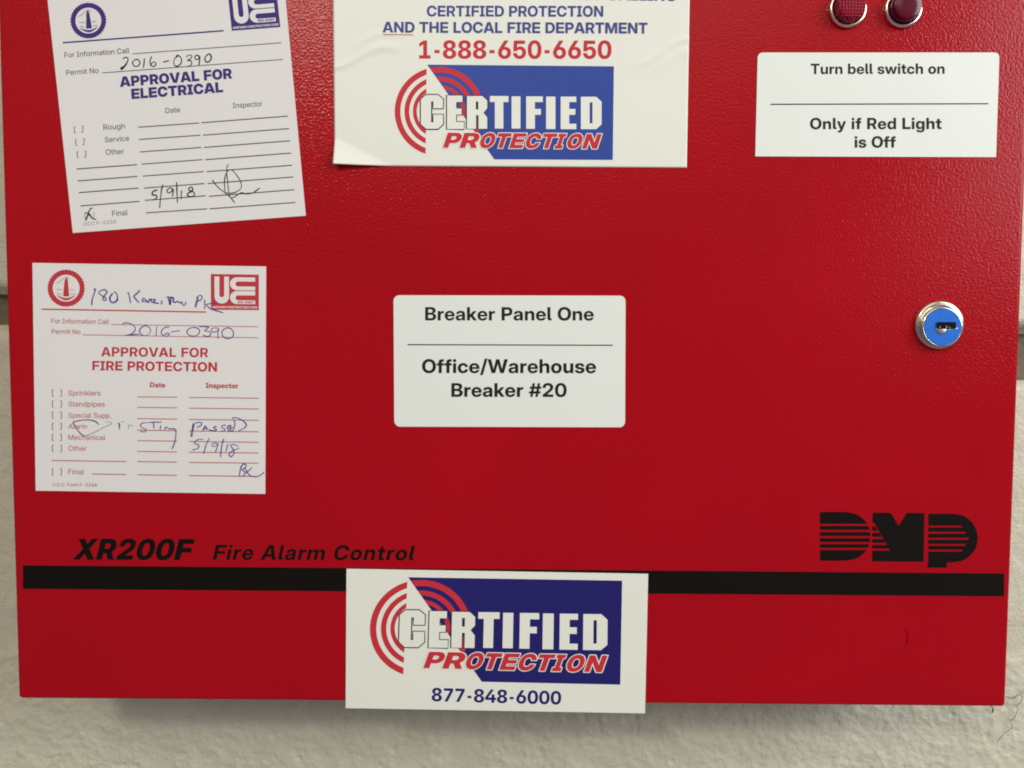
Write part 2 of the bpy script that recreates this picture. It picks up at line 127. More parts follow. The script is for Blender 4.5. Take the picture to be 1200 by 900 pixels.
GLYPHS['bold'] = {
    ' ': '269',
    '#': '629|71,0 70,4 98,178 1,180 0,185 16,283 20,295 117,296 139,429 138,431 42,432 60,547 159,550 189,727 303,727 276,562 275,550 277,548 414,548 445,727 558,727 557,708 530,550 626,548 629,547 627,531 611,435 608,432 515,431 510,429 489,299 490,296 493,295 585,295 587,293 568,182 469,178 439,0 326,1 327,13 354,178 350,180 217,180 213,175 185,3 182,0|235,296 372,296 395,430 258,431 255,429 235,305',
    '-': '645|157,225 156,343 160,346 487,346 488,343 488,226 487,224',
    '/': '370|4,-109 2,-107 7,-88 235,759 239,762 366,762 368,759 357,718 135,-107',
    '0': '645|280,-10 249,-4 217,6 182,23 163,35 141,53 115,80 96,105 79,134 57,188 45,232 38,270 32,353 35,429 45,493 67,566 83,600 99,626 118,651 138,672 182,705 211,719 239,729 296,739 360,738 391,732 426,722 471,700 496,681 524,654 558,607 577,569 586,543 599,499 604,467 612,385 611,321 608,283 592,204 570,143 545,99 509,57 487,38 461,22 436,9 407,-1 353,-10|297,118 331,116 357,120 379,130 404,151 424,178 440,213 449,245 459,305 461,337 459,423 450,480 436,524 418,559 393,588 366,604 338,611 303,611 278,604 249,585 229,562 209,527 200,499 191,461 184,407 184,340 187,296 194,251 207,207 222,175 245,145 271,127',
    '1': '645|93,0 92,4 93,128 268,128 269,131 269,578 268,581 265,580 99,476 99,613 280,728 422,727 424,724 424,131 426,128 574,128 574,1',
    '2': '645|61,0 60,4 61,117 366,377 396,407 418,435 431,464 437,493 437,515 431,543 418,569 401,587 385,598 363,607 341,612 309,612 290,608 271,602 245,585 235,575 222,556 213,537 207,512 203,477 201,475 58,475 57,508 64,547 76,588 96,626 122,660 144,681 166,697 207,719 261,734 318,739 382,735 442,719 487,697 512,678 536,654 554,629 573,591 580,569 586,527 586,496 583,470 574,435 564,413 548,385 522,350 503,328 449,276 280,131 284,128 587,128 589,124 588,1 585,0',
    '4': '645|385,0 381,4 380,153 23,154 19,156 19,274 42,308 334,726 338,728 490,728 492,727 492,724 487,718 194,296 183,277 379,276 381,280 382,452 528,454 530,277 623,276 625,156 623,154 530,153 528,0',
    '5': '645|284,-10 233,0 188,15 144,41 120,61 102,80 86,102 67,137 51,188 47,223 49,225 195,225 198,223 200,204 211,176 229,150 245,136 274,120 296,114 309,112 350,114 372,121 398,136 412,150 428,172 437,194 444,226 444,258 439,283 427,315 407,341 391,354 372,364 357,370 334,374 290,370 252,357 233,345 222,334 201,301 57,302 80,727 550,728 553,724 553,600 550,599 223,599 220,596 210,470 208,442 211,439 230,456 261,475 287,484 315,490 344,493 391,490 420,484 455,471 484,455 509,436 538,407 554,385 574,350 583,328 589,305 595,264 595,226 592,197 577,143 550,96 515,56 471,25 445,12 411,0 360,-10',
    '6': '645|293,-9 239,0 211,9 182,22 138,51 115,71 92,99 67,147 55,188 51,210 50,258 57,305 76,359 115,432 315,726 318,728 484,728 485,724 307,470 309,468 344,474 372,474 404,471 442,462 468,452 496,437 518,420 541,397 558,375 574,347 589,299 594,261 594,220 586,169 574,134 560,109 545,86 515,55 484,31 439,9 398,-3 344,-10|300,115 334,113 353,116 372,123 395,136 414,154 431,178 443,216 444,255 440,274 434,293 421,315 401,336 385,348 366,357 344,363 312,364 290,361 271,354 249,341 228,321 217,305 206,280 200,255 200,226 203,207 212,182 226,159 245,139 265,126',
    '7': '645|119,0 117,4 408,575 415,594 68,595 66,597 67,727 576,728 578,724 577,594 282,7 277,0 274,0',
    '8': '645|271,-9 233,-3 198,6 163,19 134,35 109,53 82,80 66,102 51,134 42,178 42,216 51,258 67,289 83,312 99,328 122,345 166,366 213,378 172,390 150,399 125,416 98,442 82,467 70,499 65,531 67,572 79,613 105,654 128,677 166,703 217,725 280,738 328,739 388,735 426,726 455,716 487,700 506,687 529,667 547,645 561,623 570,600 577,572 580,534 573,493 558,458 537,431 499,403 474,391 431,378 477,366 512,351 541,331 567,305 590,267 599,239 603,204 601,166 590,124 567,86 554,70 531,50 487,22 439,3 395,-7 344,-11|292,105 309,103 344,104 379,113 398,123 421,143 437,172 441,194 441,220 440,232 433,251 424,267 410,283 391,297 372,306 334,314 299,313 280,309 258,300 236,285 222,270 209,248 203,229 202,204 206,175 215,156 229,137 245,124 271,111|311,432 331,431 350,434 372,441 388,450 409,470 418,486 425,508 425,547 415,575 395,599 382,608 347,620 303,621 277,615 261,607 249,598 232,578 222,559 219,547 219,508 226,486 235,470 249,456 261,447 280,438',
    'A': '723|7,0 5,1 5,4 22,55 257,727 464,728 713,20 718,1 542,1 536,13 493,150 490,151 230,151 226,150 180,7 176,0|269,280 271,278 452,280 410,416 363,579 359,575 310,407',
    'B': '646|55,0 51,4 52,727 55,728 350,728 401,725 433,719 468,710 505,693 525,680 547,662 564,642 577,620 586,597 592,572 594,550 593,521 590,502 582,477 573,458 557,435 544,422 512,400 490,390 464,381 503,373 518,367 553,347 572,331 586,315 605,283 618,242 621,197 618,169 612,143 602,118 589,96 559,61 522,34 487,19 442,6 385,0|208,128 211,125 357,125 388,130 417,142 440,162 453,188 457,223 453,245 446,261 434,277 423,287 404,298 379,306 353,309 211,309 208,305|208,429 341,427 369,431 398,444 421,467 431,489 434,512 434,527 430,543 424,559 414,572 395,589 372,598 360,601 338,603 211,603 208,600',
    'C': '727|328,-9 293,-3 258,6 201,31 166,54 144,72 115,102 95,128 64,182 54,207 38,261 29,334 29,394 32,429 38,467 48,502 60,537 74,566 95,600 115,626 150,662 176,681 207,700 242,716 280,728 334,738 372,739 417,738 468,729 525,709 569,684 610,651 643,613 671,566 687,524 697,486 699,470 696,468 537,469 525,508 513,531 501,547 471,573 449,585 430,592 398,598 360,598 315,589 287,576 256,553 238,534 225,515 207,474 194,423 190,378 191,331 194,305 206,255 225,213 238,194 261,170 280,155 296,146 334,133 353,130 391,129 420,133 449,142 471,155 489,169 507,188 519,207 529,229 538,258 541,259 696,259 699,258 698,245 691,213 681,185 656,134 637,105 614,80 576,47 525,19 471,-1 411,-10 353,-11',
    'D': '703|55,0 51,4 52,727 55,728 318,728 369,725 423,716 471,700 506,683 544,659 590,616 612,588 630,559 643,531 656,496 665,461 672,423 675,350 672,305 665,267 653,223 642,195 624,159 608,134 572,93 544,69 522,53 464,25 411,9 372,3 334,0|212,137 214,135 334,135 363,139 398,149 423,161 447,178 468,201 491,239 507,289 513,340 513,388 507,439 497,474 485,502 475,518 461,535 445,550 411,573 372,586 341,592 214,593 212,591',
    'E': '612|55,0 51,4 52,727 55,728 580,727 581,594 579,590 214,590 212,588 212,435 214,434 550,434 553,432 553,302 550,301 214,301 212,299 213,137 579,136 581,134 580,1',
    'F': '586|55,0 51,4 52,727 55,728 563,728 564,724 563,590 214,590 212,588 212,423 214,421 541,420 541,290 537,289 214,289 212,286 211,1',
    'G': '737|328,-9 293,-3 258,6 233,15 195,34 144,72 115,102 95,128 63,185 45,235 38,261 29,334 29,394 32,429 38,467 48,502 60,537 76,569 96,600 118,629 160,669 192,691 220,706 280,728 334,738 369,739 417,738 468,729 531,706 572,683 609,654 646,613 668,578 685,540 694,505 696,484 693,482 535,483 517,527 504,547 488,562 474,573 452,585 420,595 398,598 360,598 325,592 293,579 260,556 239,534 226,515 207,474 194,423 190,378 191,331 194,305 206,255 225,213 244,188 277,158 313,140 357,130 407,130 449,139 483,156 513,182 528,204 538,226 545,267 544,270 393,270 392,388 395,390 699,390 702,388 700,255 687,194 666,143 650,118 627,89 607,70 579,47 522,15 461,-3 423,-10 398,-11',
    'H': '720|55,0 51,4 52,727 55,728 211,727 212,442 214,439 506,439 508,442 509,727 512,728 667,727 668,724 668,1 664,0 509,1 508,299 506,303 214,303 211,1',
    'I': '400|33,0 30,4 30,128 120,131 120,597 30,600 32,727 369,728 371,600 280,597 280,131 371,128 370,1',
    'J': '567|233,-10 182,0 141,15 106,37 90,51 70,74 51,105 35,150 28,194 27,270 30,273 176,273 178,270 178,207 181,188 191,162 207,143 223,133 239,127 255,124 277,124 306,130 322,139 331,147 348,172 356,207 356,724 360,728 515,728 517,724 517,213 512,166 501,121 485,89 466,64 430,32 395,12 369,3 331,-7 296,-10',
    'L': '560|55,0 51,4 51,724 55,728 211,728 212,724 213,137 537,136 539,4 537,0',
    'M': '900|55,0 51,4 51,724 53,727 284,728 287,726 399,404 448,232 452,226 504,410 613,727 847,727 847,1 692,1 691,391 695,508 695,537 693,544 633,340 517,4 512,0 385,1 270,328 207,533 205,531 209,369 208,1|203,534 204,531 207,534 204,541',
    'N': '728|55,0 51,4 52,727 217,728 220,726 446,366 515,244 518,245 516,724 518,728 675,727 675,1 509,1 289,350 211,487 209,467 212,337 211,1',
    'O': '747|328,-10 258,6 201,31 176,47 142,74 115,102 96,128 79,153 60,191 48,226 38,261 29,334 29,394 32,429 38,467 48,502 60,537 79,575 118,629 163,671 192,691 220,706 280,728 334,738 369,739 414,738 449,732 487,722 522,709 550,694 585,671 607,652 649,604 671,569 684,543 694,518 706,477 713,445 718,397 719,359 716,305 701,229 691,201 675,166 662,143 637,109 624,93 588,59 557,37 528,22 468,-1 420,-10 395,-11|349,131 395,130 436,139 468,155 499,182 526,220 539,248 552,296 557,343 557,381 548,448 535,489 516,524 487,558 461,576 426,591 391,598 357,598 325,592 287,576 259,556 238,534 225,515 214,492 198,442 191,397 191,331 197,286 209,245 225,213 245,185 262,169 280,155 312,139',
    'P': '635|55,0 51,4 52,727 55,728 344,728 391,725 439,716 458,710 484,699 515,681 541,662 570,629 596,581 608,537 612,499 612,474 608,435 593,385 570,343 541,311 512,289 470,267 430,254 363,244 214,244 212,242 211,1|213,378 334,378 360,380 395,390 417,403 436,423 447,442 453,461 456,483 449,524 434,553 407,575 385,586 363,591 344,593 214,593 212,591',
    'R': '653|55,0 51,4 52,727 55,728 350,728 388,726 417,722 452,713 480,702 515,684 541,665 560,645 580,620 595,591 604,566 612,534 615,505 615,470 611,435 606,413 599,394 583,362 567,340 544,316 525,301 490,280 620,26 631,1 463,1 338,248 214,249 211,1|212,378 214,377 357,378 376,381 401,390 420,402 438,420 446,432 456,458 459,477 456,515 449,534 440,550 423,567 411,576 391,586 372,591 350,595 214,595',
    'S': '659|280,-10 223,0 176,16 154,26 125,44 92,74 76,93 60,118 48,147 42,169 35,204 35,239 185,239 198,191 210,169 225,153 239,142 265,130 284,124 322,119 360,120 385,124 414,134 439,149 449,159 462,182 466,201 465,220 462,229 453,245 439,259 404,278 353,293 268,311 207,327 166,343 119,371 85,404 70,426 61,445 51,477 48,499 48,534 57,581 76,623 92,645 113,667 147,693 192,716 249,732 296,739 372,738 426,728 458,718 503,696 534,673 567,635 593,588 605,540 608,505 604,503 461,503 458,505 453,534 444,553 433,568 414,585 391,598 369,605 344,608 312,608 287,604 268,598 249,589 230,574 216,556 210,540 209,512 213,499 219,489 233,475 268,456 318,441 417,420 461,408 512,389 550,367 566,354 586,334 602,312 612,293 624,245 624,191 621,169 612,137 593,99 576,77 557,57 515,28 461,6 411,-6 357,-11',
    'T': '639|242,0 240,4 240,588 236,590 23,590 22,594 23,727 616,727 618,724 616,591 401,590 399,588 399,1',
    'U': '704|303,-9 265,-3 214,12 176,31 150,47 117,77 96,102 80,128 63,166 54,201 50,235 51,727 205,727 207,255 210,232 220,204 228,188 250,162 268,149 293,136 312,130 331,127 363,126 391,130 411,136 445,155 464,172 478,191 494,229 498,258 499,727 652,728 654,724 654,239 649,197 634,147 608,102 584,74 550,44 506,19 452,0 401,-10 331,-11',
    'V': '714|258,0 51,591 5,727 176,728 179,726 290,388 358,156 360,152 363,152 432,394 537,726 541,728 709,728 706,715 464,4 461,0',
    'W': '1004|201,0 197,4 7,715 5,727 172,728 176,724 268,324 293,197 297,201 334,372 422,727 582,728 665,394 709,195 712,204 749,388 828,724 833,728 999,727 999,721 973,623 811,20 804,0 630,0 626,3 521,413 503,499 472,366 376,1',
    'X': '706|7,0 7,4 16,16 266,372 35,718 30,727 207,728 211,727 291,604 353,502 357,503 426,613 503,728 677,728 445,378 445,375 700,1 515,1 353,247 185,0',
    'Y': '698|277,0 273,4 272,270 13,712 6,727 185,728 188,726 346,439 353,429 394,508 512,728 693,728 429,267 428,1',
    'a': '559|169,-7 122,6 90,22 71,37 48,67 35,99 30,131 32,178 42,210 55,232 77,256 99,271 128,284 169,297 204,303 306,314 331,320 344,326 355,337 357,347 355,372 346,388 325,405 293,414 265,414 230,405 214,394 200,378 192,356 188,351 49,352 48,362 51,378 61,413 82,448 99,468 115,481 153,503 188,516 242,525 312,526 366,518 411,503 445,484 478,451 498,416 506,388 510,359 509,1 506,0 361,1 359,67 357,71 339,45 318,24 302,13 280,3 239,-7|238,96 261,95 284,98 303,105 325,117 341,134 351,150 357,169 359,235 357,237 322,225 230,208 207,199 189,185 182,175 177,162 176,143 181,128 195,111 204,105 223,98',
    'b': '603|325,-10 287,0 255,16 222,45 201,78 200,4 198,0 52,0 49,4 49,724 52,728 202,727 204,447 219,467 237,486 271,510 296,519 325,525 347,527 385,525 414,519 442,508 464,496 490,477 507,461 529,432 555,381 567,340 574,299 576,261 574,216 570,188 561,150 550,122 535,93 516,64 493,40 471,23 445,9 414,-3 385,-9|292,115 331,115 350,120 369,130 385,144 399,162 411,191 418,216 421,270 417,302 407,337 395,359 379,379 353,395 331,402 287,401 261,392 242,379 222,356 209,334 200,305 197,286 197,229 206,191 215,172 230,151 249,133 271,120',
    'c': '561|249,-10 195,3 147,25 106,56 89,74 71,99 48,143 31,201 28,229 27,267 32,318 48,372 71,416 101,454 141,487 185,510 233,523 268,527 312,527 350,522 391,510 426,494 455,474 480,451 504,420 519,391 532,350 535,321 531,319 388,319 383,340 370,366 360,379 341,393 328,398 303,404 284,404 252,397 231,385 209,362 197,340 188,312 183,277 184,226 188,204 200,169 215,147 236,127 255,117 284,111 318,114 334,120 350,129 365,143 376,162 388,198 534,198 535,185 531,162 518,122 507,99 494,80 474,57 452,38 426,22 391,6 344,-7 309,-11',
    'd': '603|220,-10 188,-3 163,6 125,28 92,58 80,74 54,118 35,175 29,216 27,270 29,299 35,337 42,362 55,397 70,426 86,448 122,484 150,503 169,512 188,519 220,525 245,527 280,525 325,513 344,503 369,484 399,448 401,727 404,728 553,727 554,724 553,1 404,0 402,4 401,76 383,48 363,28 347,15 325,3 306,-4 277,-10|272,115 303,113 322,117 341,124 360,137 373,150 386,169 399,197 405,226 407,245 405,293 399,318 389,343 374,366 357,382 341,392 315,401 303,403 268,401 249,394 230,383 212,366 200,347 190,321 184,296 183,277 184,223 190,194 201,169 213,150 230,133 252,120',
    'e': '566|249,-10 195,3 147,25 112,51 80,86 67,105 48,143 35,185 28,229 29,296 32,318 41,353 60,397 73,420 96,448 125,475 169,503 214,519 265,527 325,525 376,513 423,490 454,467 477,444 494,423 520,375 532,337 539,296 540,223 537,219 179,219 178,201 190,159 204,139 230,117 252,107 280,101 322,104 353,115 380,134 398,163 534,163 535,159 525,125 501,83 477,57 458,41 433,25 395,7 344,-7 306,-11|180,315 395,314 396,318 392,337 383,359 370,378 360,389 341,401 322,408 303,412 274,412 252,408 236,402 218,391 204,378 191,359 184,343 178,318',
    'f': '381|106,0 102,4 102,394 9,397 10,515 99,516 102,518 102,581 104,610 111,639 117,654 131,676 147,692 163,703 188,715 230,725 271,728 360,728 361,610 360,608 299,608 284,604 268,594 261,584 257,572 256,518 258,516 361,515 361,397 256,394 255,1',
    'g': '603|255,-210 214,-203 172,-191 134,-172 109,-153 86,-126 71,-101 60,-76 53,-44 55,-42 198,-42 209,-63 221,-76 230,-83 249,-92 284,-99 318,-99 341,-93 357,-86 371,-76 386,-57 393,-44 399,-18 402,4 401,86 380,55 350,28 318,12 280,3 226,2 188,9 169,15 144,28 115,47 86,77 66,105 48,143 34,188 28,232 28,293 34,337 48,381 70,426 103,468 122,484 150,503 188,519 220,525 255,527 280,525 315,516 338,506 360,491 385,466 401,444 402,512 404,516 553,515 554,512 554,16 547,-44 532,-91 513,-123 493,-147 461,-172 430,-188 404,-197 363,-206 325,-210|272,124 299,123 322,126 341,134 360,146 376,162 389,182 399,207 405,232 407,251 405,296 399,324 389,347 377,366 357,385 341,395 312,404 271,404 245,396 230,386 215,372 201,353 191,328 184,299 183,283 184,229 190,204 200,178 212,159 230,143 252,130',
    'h': '592|52,0 49,4 49,724 52,728 201,728 204,439 222,464 242,485 271,505 315,522 331,525 369,527 411,522 439,513 458,503 477,490 491,477 507,458 520,435 535,394 541,356 542,4 541,0 390,1 389,305 386,328 377,353 365,369 353,379 328,391 290,395 261,389 236,374 218,353 207,324 203,293 202,1',
    'i': '252|52,0 49,4 49,512 52,516 201,516 203,512 202,1|115,575 99,577 84,583 68,593 57,604 50,613 42,632 40,664 42,677 48,693 68,716 84,726 99,731 115,735 134,735 163,728 179,719 194,705 209,680 212,648 209,629 203,616 182,593 169,584 153,578 134,574',
    'k': '557|52,0 49,4 49,724 52,728 201,728 204,324 376,515 552,515 368,305 358,293 358,289 557,10 562,1 388,0 385,1 242,202 203,159 202,1',
    'l': '280|201,0 169,3 138,10 112,19 96,28 80,43 67,61 57,83 51,109 49,724 52,728 201,728 203,724 203,153 207,134 217,123 233,117 266,115 266,4 265,0',
    'm': '891|52,0 49,4 49,512 52,516 195,516 197,512 198,426 222,464 255,496 284,513 303,519 347,527 382,525 398,521 423,513 445,500 461,489 484,464 503,427 529,467 550,488 572,503 610,519 639,525 661,527 690,526 715,521 756,506 785,485 802,467 818,445 827,426 836,397 841,356 841,4 839,0 689,1 687,331 679,359 660,381 645,392 630,398 607,401 572,396 547,380 533,362 521,331 518,1 376,0 372,1 370,337 361,362 341,385 315,398 287,401 258,395 239,385 225,372 216,359 207,337 203,312 202,1',
    'n': '592|52,0 49,4 51,515 198,516 200,512 201,435 228,470 258,497 287,513 331,525 369,527 411,522 445,510 477,490 497,470 520,435 535,394 541,356 541,1 390,1 389,305 386,328 377,353 365,369 353,379 328,391 290,395 261,389 236,374 218,353 207,324 203,293 202,1',
    'o': '586|252,-10 198,2 153,22 112,51 92,70 73,96 45,150 31,201 28,229 27,267 32,318 42,356 52,381 67,410 96,448 138,484 188,510 236,523 271,527 315,527 350,523 398,510 442,488 484,455 513,420 526,397 542,362 554,315 558,280 558,235 554,201 542,153 523,112 506,86 487,64 452,34 414,12 379,-1 353,-7 312,-11|267,115 284,112 312,113 337,121 357,133 377,156 389,178 401,223 403,251 402,289 399,308 389,337 377,359 357,382 334,396 315,402 293,403 268,401 252,396 230,382 213,366 199,343 190,321 185,296 183,239 187,207 194,185 206,159 225,137 243,124',
    'p': '603|52,-204 49,-203 51,515 198,516 200,512 201,447 223,475 249,497 277,513 306,522 347,527 385,525 423,516 458,500 493,474 529,432 555,381 570,328 576,261 573,210 561,150 541,102 516,64 493,40 471,23 433,3 401,-7 372,-10 325,-10 299,-4 268,9 252,19 230,39 213,61 204,76 203,74 203,-203 201,-204|292,115 331,115 350,120 369,130 385,144 399,162 411,191 418,216 421,270 417,302 407,337 395,359 379,379 353,395 331,402 287,401 261,392 242,379 222,356 209,334 200,305 197,286 197,229 206,191 215,172 230,151 249,133 271,120',
    'r': '381|52,0 49,4 51,515 195,516 197,512 198,428 213,461 226,480 239,493 258,506 287,515 312,519 366,517 368,515 368,391 366,389 287,389 261,382 245,373 230,359 217,340 209,321 203,283 202,1',
    's': '527|249,-12 201,-7 163,2 119,21 93,38 61,69 45,93 29,134 26,162 172,163 177,159 181,143 187,131 202,115 226,101 258,95 299,99 328,111 339,121 345,131 348,143 345,159 334,174 312,186 280,195 198,209 160,218 125,231 87,254 64,277 52,296 45,312 38,334 38,385 45,413 63,448 87,474 115,494 150,510 195,521 233,526 299,525 338,519 369,510 404,493 439,468 460,445 477,413 487,378 489,353 487,351 350,351 348,353 342,378 322,402 296,415 274,419 255,419 223,412 211,405 199,394 190,375 190,359 194,350 207,336 236,324 385,293 420,281 445,268 476,242 490,220 500,191 503,156 497,115 485,86 461,55 430,29 391,9 350,-4 322,-10 287,-13',
    't': '378|249,0 201,6 163,19 138,35 118,58 105,86 98,124 98,394 9,397 10,515 96,516 98,518 98,654 99,656 249,656 251,654 252,517 353,516 357,512 357,397 251,394 251,156 254,143 258,134 265,127 284,120 357,118 357,4 353,0',
    'u': '592|201,-10 182,-7 153,3 134,12 112,28 83,61 71,83 61,109 54,137 49,175 51,515 202,515 203,213 206,188 219,156 239,136 255,127 268,124 299,120 322,124 338,130 357,142 374,162 385,194 389,220 390,515 541,516 542,512 541,1 392,1 391,74 388,78 364,45 350,32 334,19 312,6 287,-3 258,-10',
    'w': '829|166,0 162,4 159,13 7,505 6,515 163,516 166,512 221,299 252,158 256,166 292,318 347,516 480,516 484,514 538,312 576,158 583,182 613,324 661,514 824,515 672,16 664,0 508,1 445,213 418,318 414,325 389,229 322,3 318,0',
    'y': '561|65,-204 63,-203 63,-85 141,-83 163,-77 174,-66 183,-50 202,4 13,493 6,515 163,516 166,513 247,270 280,161 311,258 398,515 555,515 554,508 539,467 328,-85 314,-117 300,-139 288,-155 261,-178 245,-188 220,-197 179,-204',
}
